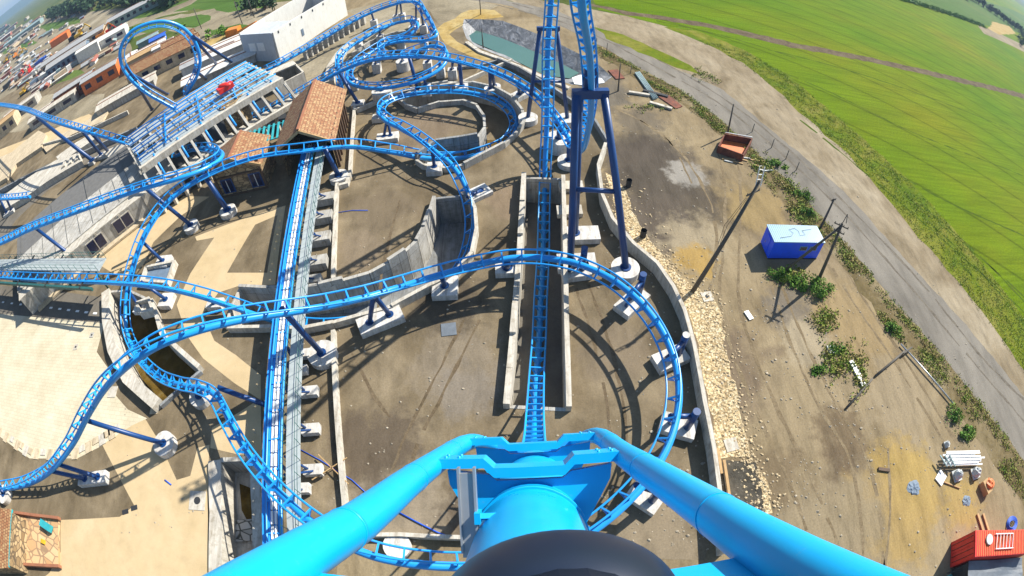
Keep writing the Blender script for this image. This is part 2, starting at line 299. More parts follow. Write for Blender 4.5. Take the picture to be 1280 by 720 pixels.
    def leaves(s, c, rad, n, size, flat=False):
        c = V(c)
        for _ in range(n):
            d = V((random.gauss(0, 1), random.gauss(0, 1), random.gauss(0, 1))).normalized()*random.random()**.4
            p = c+V((d.x*rad[0], d.y*rad[1], (abs(d.z) if flat else d.z)*rad[2])); z = size*random.uniform(.6, 1.4)
            a = V((random.gauss(0, 1), random.gauss(0, 1), random.gauss(0, .5))).normalized(); b = a.cross(V((random.gauss(0, 1), random.gauss(0, 1), random.gauss(0, 1)))).normalized()
            s.quad(p-a*z*.5, p+b*z*.3, p+a*z*.5, p-b*z*.3)
        return s
    def mesh(s, name, mat):
        me = bpy.data.meshes.new(name); me.from_pydata([tuple(v) for v in s.v], [], s.f); me.materials.append(mat)
        me.polygons.foreach_set('use_smooth', s.sm)
        uv = me.uv_layers.new(name='UVMap'); co = s.v; data = [0.0]*(2*len(me.loops)); li = 0
        for f in s.f:
            a, b, c = co[f[0]], co[f[1]], co[f[2]]; n = (b-a).cross(c-a)
            n = n.normalized() if n.length > 1e-12 else V((0, 0, 1))
            if abs(n.z) > .999: t = V((1, 0, 0)); u = V((0, 1, 0))
            else: t = V((0, 0, 1)).cross(n).normalized(); u = n.cross(t)
            for i in f:
                data[li] = co[i].dot(t); data[li+1] = co[i].dot(u); li += 2
        uv.data.foreach_set('uv', data); me.update(); return me
    def build(s, name, mat, parent=None, **tg):
        o = bpy.data.objects.new(name, s.mesh(name, MT[mat] if isinstance(mat, str) else mat)); COL.objects.link(o)
        if parent: o.parent = parent
        tag(o, **tg); return o
def tag(o, label=None, cat=None, group=None, kind=None):
    if label: o['label'] = label
    if cat: o['category'] = cat
    if group: o['group'] = group
    if kind: o['kind'] = kind
    return o
def thing(name, label, cat, group=None, loc=(0, 0, 0)):
    o = bpy.data.objects.new(name, None); COL.objects.link(o); o.location = loc; o.empty_display_size = .2
    tag(o, label, cat, group); return o
def spline(pts, step=.5):
    """Catmull-Rom through (Vector, value) pairs, resampled evenly"""
    out = []; n = len(pts)
    for i in range(n-1):
        a, b, c, d = pts[max(i-1, 0)], pts[i], pts[i+1], pts[min(i+2, n-1)]
        p0 = a[0] if i else b[0]*2-c[0]; p3 = d[0] if i+2 < n else c[0]*2-b[0]; p1, p2 = b[0], c[0]
        m = max(4, int((p2-p1).length/.2))
        t0 = 0; t1 = max(1e-3, (p1-p0).length)**.5; t2 = t1+max(1e-3, (p2-p1).length)**.5; t3 = t2+max(1e-3, (p3-p2).length)**.5
        for k in range(m):
            t = t1+(t2-t1)*k/m
            A1 = p0*((t1-t)/(t1-t0))+p1*((t-t0)/(t1-t0)); A2 = p1*((t2-t)/(t2-t1))+p2*((t-t1)/(t2-t1)); A3 = p2*((t3-t)/(t3-t2))+p3*((t-t2)/(t3-t2))
            B1 = A1*((t2-t)/(t2-t0))+A2*((t-t0)/(t2-t0)); B2 = A2*((t3-t)/(t3-t1))+A3*((t-t1)/(t3-t1))
            f = k/m; f = f*f*(3-2*f)
            out.append((B1*((t2-t)/(t2-t1))+B2*((t-t1)/(t2-t1)), b[1]*(1-f)+c[1]*f))
    out.append(pts[-1]); res = [out[0]]; acc = 0
    for i in range(1, len(out)):
        acc += (out[i][0]-out[i-1][0]).length
        if acc >= step: res.append(out[i]); acc = 0
    return res
# ------------------------------------------------------------------ ground
def px(poly, z=0): return [W(a, b, z) for a, b in poly]
def inside(p, poly):
    c = False; n = len(poly); j = n-1
    for i in range(n):
        if ((poly[i][1] > p[1]) != (poly[j][1] > p[1])) and (p[0] < (poly[j][0]-poly[i][0])*(p[1]-poly[i][1])/(poly[j][1]-poly[i][1])+poly[i][0]): c = not c
        j = i
    return c
PITS = []
def sheet(name, poly, z, mat, holes=True, kind='structure', label=None, jit=0, extra=()):
    poly = [(p[0], p[1]) for p in poly]
    if jit:                                   # an uneven edge
        q = []
        for i in range(len(poly)):
            a, b = V(poly[i]), V(poly[(i+1) % len(poly)]); L = (b-a).length; m = max(1, min(40, int(L/(jit*2.5))))
            for k in range(m):
                p = a.lerp(b, k/m); q.append((p.x+random.uniform(-jit, jit)*.5, p.y+random.uniform(-jit, jit)*.5))
        poly = q
    hs = [h for h in PITS]+[list(e) for e in extra] if holes else []
    loops = [poly]+hs; vs = []; fs = []
    for L in loops: k = len(vs); vs += [V((p[0], p[1])) for p in L]; fs.append(list(range(k, k+len(L))))
    ed = [(f[i], f[(i+1) % len(f)]) for f in fs for i in range(len(f))]
    rv, re, rf, *_ = delaunay_2d_cdt(vs, ed, [], 0, 1e-5)
    mb = MB()
    for f in rf:
        c = sum((V((rv[i][0], rv[i][1])) for i in f), V((0, 0)))/len(f)
        if inside(c, poly) and not any(inside(c, h) for h in hs):
            t = [V((rv[i][0], rv[i][1], z)) for i in f]
            if (t[1]-t[0]).cross(t[2]-t[0]).z < 0: t.reverse()
            mb.quad(*t)
    return mb.build(name, mat, kind=kind, label=label)
# pits: (photo outline, depth)
TRENCH = [(655, 221), (704, 223), (706, 300), (708, 400), (711, 508), (633, 504), (641, 420), (649, 320)]
MOAT = [(300, 360), (337, 362), (380, 362), (400, 359), (430, 352), (462, 343), (486, 330), (507, 316), (521, 303), (530, 287), (537, 267), (543, 247),
        (586, 243), (594, 262), (596, 288), (590, 318), (570, 342), (540, 357), (490, 384), (452, 394), (417, 404), (380, 411), (337, 409), (285, 410), (280, 400)]
RING = [(497, 122), (530, 108), (560, 103), (590, 103), (617, 109), (640, 122), (653, 138), (656, 152), (648, 163), (630, 180), (605, 193), (580, 206), (560, 210), (528, 206), (520, 198),
        (545, 180), (575, 176), (597, 172), (606, 160), (605, 145), (596, 132), (578, 126), (550, 128), (522, 137), (508, 132)]
LEFTP = [(133, 365), (134, 400), (141, 437), (160, 474), (197, 506), (250, 460), (224, 437), (203, 418), (196, 392), (190, 376), (160, 362)]
BASIN = [(262, 574), (318, 571), (323, 712), (262, 716)]
POND = [(580, 24), (600, 24), (628, 26), (650, 34), (673, 43), (705, 58), (745, 78), (765, 96), (755, 104), (740, 106), (715, 106), (690, 98), (655, 82), (620, 68), (595, 58), (583, 48), (578, 34)]
PWAT = [(584, 43), (595, 38), (628, 48), (662, 62), (690, 74), (724, 91), (712, 98), (680, 94), (645, 76), (610, 60), (587, 51)]
for q in (TRENCH, MOAT, RING, LEFTP, BASIN, POND): PITS.append([(p.x, p.y) for p in px(q, 0 if q is POND else .6)])
far = 9000
sheet('ground', [(-far, -800), (far, -800), (far, far), (-far, far)], 0, 'meadow')
L = .004
def zone(name, poly, lev, mat, jit=0, holes=True, extra_pts=None, ee=()):
    return sheet(name, [tuple(p)[:2] for p in px(poly)]+(extra_pts or []), L*lev, mat, holes, jit=jit, extra=ee)
edge_f = [(748, 12), (790, 22), (830, 32), (870, 47), (900, 60), (930, 77), (975, 112), (1010, 146), (1060, 190), (1110, 243), (1150, 293), (1200, 352), (1240, 402), (1285, 465), (1330, 540)]
e = px(edge_f)
sheet('crop_field', [(p.x, p.y) for p in e]+[(120, -60), (900, -200), (1500, 700), (300, 1600), (60, 900), (20, 300)], L, 'field')
edge_c = [(900, 32), (989, 53), (1078, 70), (1137, 83), (1197, 97), (1285, 119)]
edge_d = [(1285, 125), (1197, 103), (1137, 89), (1078, 76), (989, 60), (900, 38), (785, 19), (740, 8), (740, 5), (785, 14)]
zone('field_ditch', edge_c+edge_d, 3, 'soil_rough', .7)
zone('far_field', [(1128, -2), (1229, 31), (1290, 45), (1300, 30), (1270, 14), (1200, -8), (1150, -16)], 3, 'field2', 0)
zone('far_field_track', [(1222, 32), (1236, 36), (1290, 62), (1290, 70), (1262, 56), (1230, 42)], 4, 'pale_dirt')
zone('weedy_patch', [(1240, 27), (1262, 33), (1270, 42), (1250, 44), (1236, 36)], 5, 'sand_yellow', 2)
sheet('site_ground', [(p.x, p.y) for p in px([(560, -10), (650, 8), (760, 60), (850, 112), (950, 195), (1045, 290), (1120, 380), (1200, 470), (1300, 600)])]+[(60, -14), (40, -16), (-60, -14), (-75, 20), (-60, 90), (-30, 150)], L, 'dirt')
zone('roadside_dirt', [(600, -12), (650, -4), (720, 8), (790, 22), (830, 32), (870, 47), (900, 60), (930, 77), (975, 112), (1010, 146), (1060, 190), (1110, 243), (1150, 293), (1200, 352), (1240, 402), (1285, 465), (1330, 540),
      (1330, 600), (1280, 500), (1230, 435), (1160, 357), (1110, 302), (1060, 247), (1010, 202), (960, 162), (900, 112), (830, 82), (760, 47), (700, 18), (640, 2), (600, -6)], 2, 'pale_dirt', .6)
zone('road', [(560, -12), (600, -8), (640, 2), (700, 15), (760, 45), (830, 80), (900, 110), (960, 160), (1010, 200), (1060, 245), (1110, 300), (1160, 355), (1230, 433), (1290, 510), (1340, 600),
      (1330, 690), (1280, 575), (1240, 523), (1200, 472), (1160, 423), (1120, 381), (1080, 331), (1045, 291), (1000, 241), (950, 195), (900, 150), (850, 112), (800, 86), (760, 62), (700, 32), (640, 8), (590, 0), (560, -6)], 4, 'road', .35)
zone('roadside_grass', [(740, 33), (780, 44), (830, 66), (862, 82), (880, 96), (845, 84), (800, 66), (760, 48)], 5, 'straw', .8)
zone('field_margin', [(p[0]-2, p[1]+2) for p in edge_f[2:]]+[(1330, 470), (1285, 405), (1240, 345), (1190, 285), (1140, 230), (1080, 175), (1030, 132), (985, 95), (930, 62), (870, 38)], 3.15, 'straw', .8)
verge = [(735, 52), (800, 86), (850, 112), (900, 150), (950, 195), (1000, 241), (1045, 291), (1080, 331), (1120, 381), (1160, 423), (1200, 472), (1240, 523), (1285, 580)]
verge_in = [(1285, 640), (1230, 560), (1190, 505), (1150, 455), (1100, 400), (1062, 345), (1022, 300), (975, 250), (925, 190), (880, 150), (840, 122), (790, 96), (735, 62)]
zone('roadside_verge', verge+verge_in, 3, 'verge', .8)
walk = [(421, 232), (416, 340), (417, 420), (421, 520), (429, 612), (425, 668), (560, 672), (700, 690), (880, 700), (903, 640), (893, 560), (880, 500), (866, 430), (855, 385), (840, 355), (820, 325), (790, 300), (765, 270), (752, 240), (748, 205), (757, 180),
        (745, 160), (720, 130), (690, 112), (650, 95), (610, 80), (560, 120), (450, 160), (442, 215)]
zone('coaster_yard', walk, 3, 'compact')
zone('coaster_yard', [(330, 430), (400, 405), (417, 405), (421, 520), (429, 612), (425, 668), (360, 690), (325, 690)], 3, 'compact')
zone('coaster_yard', [(440, 160), (560, 118), (610, 78), (645, 92), (700, 108), (640, 60), (590, 50), (560, 20), (500, -5), (440, 30), (425, 60), (400, 95), (430, 120)], 2.3, 'compact', .5)
zone('gravel_strip', [(758, 215), (778, 232), (790, 262), (812, 300), (838, 330), (866, 360), (892, 372), (903, 395), (905, 430), (918, 480), (930, 530), (938, 570), (900, 576), (893, 540), (880, 480), (872, 430), (862, 392), (845, 355), (822, 325), (792, 300), (770, 268)], 4, 'gravel', .4)
zone('gravel_strip', [(940, 575), (958, 600), (965, 640), (955, 642), (948, 600)], 4, 'gravel', .3)
zone('dark_spoil', [(900, 576), (945, 578), (955, 620), (955, 660), (930, 650), (905, 620)], 5, 'dirt_dark', .3)
def rut(name, q, w_, mat='rut_soil', lev=2.6):
    P_ = [(V((W(x, y, 0).x, W(x, y, 0).y, 0)), 0) for x, y in q]; S2 = [p for p, _ in spline(P_, 1.1)]; mb = MB(); prev = None
    for i, p in enumerate(S2):
        d = (S2[min(i+1, len(S2)-1)]-S2[max(i-1, 0)]).normalized(); n = V((-d.y, d.x, 0)); ww = w_*random.uniform(.35, 1.1); o = n*random.uniform(-.08, .08)
        a, b = p+o+n*ww/2+Z0*(L*lev), p+o-n*ww/2+Z0*(L*lev)
        if prev and random.random() > .06: mb.quad(prev[1], b, a, prev[0])
        prev = (a, b)
    mb.build(name, mat, kind='structure')
for q in ([(880, 130), (905, 230), (905, 300), (900, 380), (930, 480), (985, 600), (1020, 700)], [(905, 130), (925, 225), (925, 300), (925, 380), (958, 480), (1015, 600), (1055, 700)], [(960, 345), (985, 420), (1020, 500), (1060, 570), (1075, 640), (1080, 719)], [(972, 345), (1003, 420), (1042, 500), (1082, 570), (1100, 640), (1104, 719)],
          [(800, 150), (850, 190), (890, 260), (895, 330), (880, 400), (905, 500), (960, 610)], [(1040, 335), (1075, 390), (1110, 440), (1160, 520), (1185, 560)], [(1055, 335), (1090, 390), (1125, 440), (1172, 515), (1200, 560)], [(770, 135), (830, 170), (868, 235)], [(1110, 560), (1112, 640), (1105, 720)]):
    rut('wheel_rut', q, .42)
for q in ([(1000, 150), (1100, 232), (1190, 310), (1290, 400)], [(1010, 145), (1112, 228), (1205, 305), (1300, 390)], [(960, 62), (1060, 88), (1170, 125), (1290, 175)], [(1090, 200), (1180, 250), (1290, 300)], [(930, 72), (1030, 112), (1140, 165), (1290, 225)], [(1140, 260), (1230, 345), (1290, 420)], [(1150, 255), (1245, 340), (1300, 400)], [(820, 26), (930, 52), (1000, 75)]):
    rut('tractor_line', q, .5, 'field_line', 3.3)
for q in ([(620, 6), (720, 34), (820, 84), (900, 130), (980, 195), (1060, 272), (1130, 350), (1210, 445), (1290, 540)], [(640, 4), (740, 34), (840, 84), (920, 134), (1000, 200), (1080, 278), (1150, 352), (1230, 450), (1300, 520)]): rut('wheel_track', q, .5, 'road_wear', 4.5)
for q in ([(500, 250), (480, 330), (470, 400)], [(600, 400), (560, 480), (520, 560), (500, 630)], [(580, 400), (540, 480), (500, 560), (478, 630)], [(440, 440), (470, 500), (520, 560)], [(720, 360), (745, 440), (760, 520), (765, 600)], [(735, 355), (765, 440), (780, 520), (785, 600)]): rut('wheel_rut', q, .35, 'rut_yard', 3.4)
# left side of the park
zone('park_ground', [(-40, 150), (60, 90), (180, 60), (300, 60), (330, 90), (440, 60), (440, 160), (421, 232), (416, 420), (430, 620), (420, 730), (-40, 730)], 2, 'compact')
zone('paved_plaza', [(-20, 392), (30, 393), (131, 404), (121, 440), (135, 460), (141, 490), (160, 512), (184, 523), (130, 556), (97, 573), (37, 573), (-20, 530)], 4, 'plaza')
zone('sand_path', [(128, 556), (165, 532), (182, 524), (200, 553), (221, 600), (238, 595), (247, 560), (262, 556), (262, 712), (258, 730), (45, 730), (62, 716), (76, 690), (76, 650), (150, 646), (168, 632), (150, 598)], 5, 'path')
zone('sand_path', [(263, 560), (265, 535), (300, 515), (326, 498), (328, 575), (310, 571)], 5, 'path')
zone('sand_path', [(246, 301), (244, 296), (300, 275), (357, 257), (352, 290), (344, 356), (300, 357), (273, 366), (254, 393), (268, 426), (295, 444), (326, 469), (326, 500), (293, 479), (254, 448), (234, 420), (221, 381), (238, 342), (268, 297)], 5, 'path')
zone('planting_bed', [(284, 341), (319, 281), (347, 269), (334, 341)], 6, 'compact')
zone('sand_path', [(222, 245), (262, 246), (226, 270), (170, 325), (150, 347), (116, 326), (170, 281)], 5, 'path')
zone('sand_path', [(170, 300), (205, 275), (180, 330), (165, 345), (150, 347)], 6, 'path')
zone('paved_lane', [(-20, 355), (60, 362), (130, 372), (131, 404), (-20, 390)], 5, 'grey_yard')
zone('service_lane', [(0, 235), (60, 205), (120, 182), (178, 158), (186, 165), (130, 195), (60, 238), (20, 275), (-10, 320)], 4, 'grey_yard')
zone('upper_walkway', [(-20, 195), (60, 165), (110, 142), (125, 150), (62, 180), (40, 195), (0, 225), (-20, 235)], 4.3, 'path')
zone('upper_walkway', [(-20, 170), (-20, 150), (60, 118), (130, 118), (120, 140), (60, 160)], 4.45, 'site_mix', 1)
zone('launch_yard', [(330, 95), (345, 78), (440, 20), (500, 0), (545, 30), (460, 60), (420, 100), (360, 110)], 3, 'site_mix', .8)
zone('planting_bed', [(60, 190), (115, 152), (180, 128), (150, 160), (100, 180), (40, 210)], 4.6, 'compact', .5)
# the town and the fields beyond
zone('town_ground', [(-30, 155), (60, 120), (180, 60), (300, 55), (345, 30), (430, -5), (330, 5), (230, 20), (120, 38), (60, 20), (-30, 60)], 1.2, 'site_mix')
zone('town_ground', [(-30, 60), (60, 20), (110, 15), (230, 5), (235, 14), (120, 40), (0, 70)], 1.5, 'site_mix')
for q in ([(45, 33), (98, 21), (101, 28), (60, 39)], [(0, 62), (40, 50), (46, 54), (6, 68)], [(112, 92), (150, 76), (154, 82), (118, 98)], [(60, 98), (100, 86), (104, 92), (66, 106)], [(100, 45), (170, 28), (262, 17), (272, 24), (245, 34), (175, 41), (106, 49)], [(150, 18), (195, 6), (260, -2), (330, -2), (330, 12), (282, 16), (235, 12), (165, 24)], [(260, 40), (300, 30), (330, 32), (330, 42), (262, 46)], [(160, 50), (200, 38), (240, 42), (240, 62), (200, 62), (165, 66)]):
    zone('meadow_patch', q, 2.4+q[0][0]*.0017, 'field2' if q[0][0] != 160 else 'meadow', 3)
zone('dirt_track', [(150, 32), (200, 16), (230, 3), (245, -3), (250, -3), (238, 6), (205, 20), (152, 37)], 3.46, 'site_mix', 1)
zone('dirt_track', [(180, 27), (265, 12), (284, 17), (282, 28), (250, 38), (236, 40), (260, 26), (265, 18), (240, 20), (180, 32)], 3.52, 'site_mix', 1.5)
zone('dirt_track', [(236, 55), (300, 40), (345, 20), (360, 10), (370, 12), (330, 45), (300, 62), (270, 65)], 3.5, 'sand_yellow', 1.5)
zone('dirt_track', [(430, 15), (520, -8), (600, -4), (620, 8), (600, 24), (585, 32), (560, 40), (545, 30), (530, 8), (450, 20)], 3.58, 'site_mix', 1.5)
zone('sand_heap_ground', [(585, 12), (620, 12), (630, 22), (600, 24), (583, 30), (560, 42), (580, 58), (620, 74), (600, 76), (560, 56), (545, 36)], 3.8, 'sand_yellow', 1)
# ------------------------------------------------------------------ pits: floors and retaining walls
def pit_floor(name, q, depth, mat, kind='structure'):
    ps = px(q, .6); sheet(name, [(p.x, p.y) for p in ps], -depth, mat, False, kind)
pit_floor('trench_floor', TRENCH, 3.0, 'grey_yard'); pit_floor('channel_floor', MOAT, 3.2, 'conc_grey'); pit_floor('channel_floor', RING, 2.6, 'compact')
pit_floor('channel_floor', LEFTP, 3.0, 'pool_mud'); pit_floor('basin_floor', BASIN, 2.2, 'conc_pale')
pit_floor('puddle_water', [(280, 590), (305, 600), (308, 640), (292, 645), (282, 625)], 2.17, 'pool_mud'); sheet('channel_water', [(p.x, p.y) for p in px([(600, 150), (640, 150), (640, 172), (600, 185), (590, 175)], .6)], -2.57, 'pool_mud', False)
WALLN = 'concrete walls of the coaster channels'
def wall(label, q, ztop=.8, zbot=-3.2, th=.35, mat='conc', zp=None, step=0, name='concrete_wall', cat='wall', group=None):
    pts = px(q, .6 if zp is None else zp)
    if not step:
        o = MB().ribbon(pts, ztop, zbot, th).build(name, mat)
    else:                                  # precast panels whose tops step up and down
        mb = MB(); L = 0
        for a, b in zip(pts, pts[1:]):
            m = max(1, int((b-a).length/2.4))
            for k in range(m):
                p, q2 = a.lerp(b, k/m), a.lerp(b, (k+1)/m); d = (q2-p).normalized()*.012
                mb.ribbon([p+d, q2-d], ztop+step*random.choice((0, .0, .5, 1)), zbot, th)
        o = mb.build(name, mat)
    return tag(o, label, cat, group)
wall('long left side wall of the central launch trench, pale stepped concrete panels', [(655, 219), (649, 320), (641, 420), (633, 507)], .9, -3, .5, 'conc_pale', step=.3)
wall('long right side wall of the central launch trench, beside the footings', [(704, 221), (706, 300), (708, 400), (711, 510)], .9, -3, .42, 'conc_pale')
wall('short end wall closing the far end of the launch trench', [(656.5, 221), (702.5, 223)], .5, -3, .3, 'conc')
wall('short wall closing the near end of the launch trench', [(634.5, 504), (709.5, 508)], .05, -3, .3, 'conc')
m_in = MOAT[:12]; m_out = MOAT[12:23]
wall('curved stepped concrete wall on the far side of the crescent channel', m_in[:3], .8, step=.25)
wall('curved wall with staggered panel tops at the yard side of the crescent channel', m_in[2:], .9, step=.35)
wall('plain back wall at the upper end of the crescent channel', [(544.5, 247), (584.5, 243)], .5, th=.3, mat='conc_grey')
wall('jogged concrete wall on the outer right side of the crescent channel', m_out[:6], .8, mat='conc_pale', step=.2)
wall('long straight outer wall of the crescent channel with footings against it', m_out[5:9]+[(380, 411)], .8, mat='conc_pale', step=.15)
wall('outer wall of the crescent channel left of the brake run', [(374, 411), (337, 409), (285, 410)], .8, mat='conc_pale')
wall('sloping end wall at the left tip of the crescent channel', [(300, 360), (288, 385), (282, 408)], .6, mat='conc_pale', th=.3)
wall('outer wall around the ring channel under the looping track', RING[:13], .7, -2.6, step=.25)
wall('near outer wall of the ring channel with loose panels on top', RING[12:14]+[(520, 200)], .7, -2.6, mat='conc_pale')
wall('staggered panel wall on the inner near side of the ring channel', RING[14:18], 1.3, -2.6, mat='conc_grey', step=.6)
wall('round inner wall of the ring channel', RING[17:]+[(497, 122)], .7, -2.6, step=.15)
wall('broad pale left wall of the muddy channel beside the plaza', LEFTP[:5], .9, -3, 1.3, 'conc_pale')
wall('right wall of the muddy channel beside the sand path', LEFTP[5:10], .9, -3, .5, 'conc_pale')
wall('short wall across the lower end of the muddy channel', [(199, 506), (250, 462)], .5, -3, .3, 'conc_grey')
wall('short wall across the upper end of the muddy channel', [(188, 375), (160, 362), (135, 364)], .5, -3, .3, 'conc')
wall('left wall of the narrow basin beside the plaza, two ledges wide', [(266, 574), (268, 640), (267, 716)], .35, -2.2, 1.3, 'conc_pale')
wall('right wall of the narrow basin next to the brake run', [(316, 572), (319, 640), (322, 716)], .35, -2.2, .9, 'conc_pale')
wall('cross wall at the upper end of the narrow basin', [(273, 573), (311, 571)], .3, -2.2, .4, 'conc')
rk = sheet('rock_rubble', [(p.x, p.y) for p in px([(279, 642), (306, 640), (308, 668), (280, 670)], 0)], -1.9, 'slab_grey', False, None); tag(rk, 'grey artificial rockwork lying in the narrow basin', 'rockwork')
wall('long low kerb wall running down the yard right of the brake run', [(421, 228), (418, 290), (416, 340), (416.5, 358)], .6, 0, .4, 'conc_pale')
wall('lower part of the long kerb wall, below the crescent channel', [(416, 412), (418, 470), (423, 550), (430, 625), (432, 668)], .6, 0, .4, 'conc_pale')
wall('curved retaining wall beside the gravel strip, tallest round the helix', [(757, 178), (748, 205), (753, 242), (766, 272), (792, 303), (822, 328), (842, 357), (856, 387), (868, 430), (881, 500), (893, 560), (903, 640), (907, 690)], 1.5, 0, .35, 'conc_pale', zp=1.5)
wall('low straight wall across the near end of the yard', [(430, 668), (500, 668), (590, 672)], .7, 0, .3, 'conc_pale')
wall('low wall running from the hut past the curving track base', [(443, 132), (437, 215), (433, 228), (422, 231)], .6, 0, .4, 'conc_pale')
wall('dark topped low wall between the ring channel and the far helix', [(445, 137), (480, 122), (520, 110), (575, 103), (640, 74)], .7, 0, .35, 'conc_pale')
wall('dark edged wall running down from the pond towards the trench', [(622, 74), (650, 86), (690, 110), (722, 132), (744, 152), (760, 178)], .9, 0, .3, 'conc_grey')
wall('thin wall bounding the pond path behind the tall frame', [(560, 84), (600, 80), (622, 74)], .5, 0, .3, 'conc_grey')
wall('broad pale curved channel wall under the far helix', [(412, 104), (414, 85), (425, 68), (440, 55)], 1.0, 0, 1.6, 'conc_pale')
wall('thin curved wall inside the far helix', [(440, 70), (462, 55), (490, 44), (520, 40)], 1.2, 0, .3, 'conc')
wall('low white edged wall near the base of the far helix', [(452, 60), (475, 48), (500, 42)], .5, 0, 1.0, 'conc_pale')
# pond
pl = MB(); pw = px(POND)
wq = px(PWAT, -1.5); wc_ = sum(wq, V())/len(wq)
def near_w(p):
    best = None
    for i in range(len(wq)):
        a, b = wq[i], wq[(i+1) % len(wq)]; ab = b-a; f = max(0, min(1, (V((p.x, p.y, a.z))-a).dot(ab)/ab.length_squared)); q = a+ab*f; d = (V((p.x, p.y, a.z))-q).length
        if best is None or d < best[0]: best = (d, q)
    return best[1]
fine = []
for i in range(len(pw)):
    for k in range(3): fine.append(pw[i].lerp(pw[(i+1) % len(pw)], k/3))
inn = []
for p in fine:
    q = near_w(p); c = q+(wc_-q).normalized()*1.0; inn.append(V((c.x, c.y, -1.9)))
for i in range(len(fine)):
    j = (i+1) % len(fine); t_ = fine[i]; pl.quad(fine[i]+Z0*.02, fine[j]+Z0*.02, inn[j], inn[i], smooth=True)
pl.build('pond_liner', 'liner', label='crumpled grey liner sheet round the green settling pond', cat='pond liner')
wall('pale concrete kerb along the near side of the settling pond', [(583, 50), (600, 62), (620, 69), (655, 83), (690, 99), (712, 107)], .3, 0, .7, 'conc_pale')
sheet('pond_water', [(p.x, p.y) for p in wq], -1.5, 'water', False)
MB().prism([(p.x, p.y) for p in px([(715, 97), (728, 93), (752, 98), (756, 103), (735, 107), (718, 105)], .1)], 0, .12).build('liner_sheet', 'white', label='white sheet laid at the right end of the pond', cat='sheet')
# ------------------------------------------------------------------ coaster track
GA = .6            # half gauge
def make_tie(fore=False):
    b = MB()
    b.box((0, 0, -.02), (2*GA, .13, .11))
    for s in (-1, 1):
        b.quad((s*.58, -.03, -.06), (s*.25, -.03, -.06), (s*.12, -.03, -.62), (s*.2, -.03, -.62)); b.quad((s*.2, .03, -.62), (s*.12, .03, -.62), (s*.25, .03, -.06), (s*.58, .03, -.06))
        b.bar((s*.56, 0, -.04), (s*.16, 0, -.6), .09, .07, (0, 1, 0))
    return b
TIE = make_tie().mesh('crosstie', MT['track'])
def frames(pts):
    n = len(pts); T = [(pts[min(i+1, n-1)][0]-pts[max(i-1, 0)][0]).normalized() for i in range(n)]; out = []
    for (p, u), t in zip(pts, T):
        U = (u-t*u.dot(t)).normalized(); S = t.cross(U); out.append((p, t, S, U))
    return out
def run(ctrl, segs, tie_gap=1.35, step=.5, nrail=7, nspine=10, mat='track', spine_r=.29, off=.78, near=None):
    """ctrl: (px,py,z,bank or up) or (Vector, up). segs: [(label, ties)] one thing each"""
    P0 = [(W(c[0], c[1], c[2]), c[3]) if not isinstance(c[0], V) else (c[0], c[1]) for c in ctrl]
    n = len(P0); Q = []
    for i, (p, u) in enumerate(P0):
        if not isinstance(u, V):
            t = (P0[min(i+1, n-1)][0]-P0[max(i-1, 0)][0]); t.z *= .6; t.normalize(); S = t.cross(V((0, 0, 1))).normalized(); U = S.cross(t); u = U*cos(R(u))+S*sin(R(u))
        Q.append((p, u))
    S_ = spline(Q, step); fr = frames(S_); k = max(1, round(tie_gap/step)); N = len(fr); done = 0; roots = []
    for si, (label, cnt) in enumerate(segs):
        last = si == len(segs)-1; e_ = N-1 if last else min(N-1, done+cnt*k)
        part = fr[done:e_+1]
        if len(part) < 2: break
        r = thing('coaster_track', label, 'coaster track', 'blue coaster track'); roots.append(r)
        o_, r_, a_, b_ = (near if near and si == 0 else (off, spine_r, nspine, nrail))
        e2 = min(N-1, e_+(0 if last else 0)); nxt = near and si == 0
        MB().tube([f[0]-f[3]*(o_+((off-o_)*max(0, (i-len(part)*.55)/(len(part)*.45)) if nxt else 0)) for i, f in enumerate(part)], r_, a_).build('spine_tube', mat, r)
        for s in (-1, 1): MB().tube([f[0]+f[2]*(s*GA) for f in part], .086 if b_ < 20 else .078, b_).build('rail', mat, r)
        for f in part[k//2::k]:
            o = bpy.data.objects.new('crosstie', TIE if mat == 'track' else TIE); COL.objects.link(o); o.parent = r
            m = Matrix.Identity(4)
            for i in range(3): m[i][0] = f[2][i]; m[i][1] = f[1][i]; m[i][2] = f[3][i]; m[i][3] = f[0][i]
            o.matrix_world = m
        done = e_
    return fr, roots
Z = V((0, 0, 1)); Yv = V((0, 1, 0))
main = [(V((.15, -5.5, H+4.6)), V((0, .1, 1))), (V((.15, -3.4, H+3.9)), V((0, .5, 1))), (V((0, -1.3, H+1.35)), V((0, .9, .5))), (V((0, -.5, H-.05)), V((0, .9, .48))), (V((0, .14, H-1.22)), V((0, .9, .48))), (V((.03, .39, H-1.70)), V((0, .9, .48))), (V((.04, .73, H-2.32)), V((0, .9, .48))), (V((.06, 1.13, H-3.07)), V((0, .9, .48))), (V((.14, 1.92, H-4.60)), V((0, .92, .44))),
        (V((.3, 3.9, H-9.9)), V((0, .93, .36))), (V((.5, 6.7, H-17.1)), V((0, .93, .36))), (V((.7, 9.3, H-23.4)), V((0, .92, .4))), (668, 541, 7.0, V((0, .85, .5))), (669, 505, 2.2, V((0, .5, .9))), (671, 465, -.9, Z), (674, 420, -2.0, Z), (676, 370, -2.2, Z), (679, 320, -2.2, Z), (680, 270, -1.7, V((0, -.1, 1))), (681, 235, -.4, V((0, -.25, 1))),
        (682, 200, 2.0, V((0, -.6, .9))), (684, 160, 5.2, V((0, -.85, .5))), (685, 120, 9.2, V((0, -1, .25))), (686, 60, 15.2, V((0, -1, 0))), (690, 0, 20.5, V((0, -1, -.05)))]
t1 = W(690, 0, 20.5); t2 = W(725, 0, 25.4)
main += [(V((t1.x+.2, t1.y, 26)), V((0, -1, -.03))), (V((t1.x+.3, t1.y, 31)), V((0, -1, -.05)))]
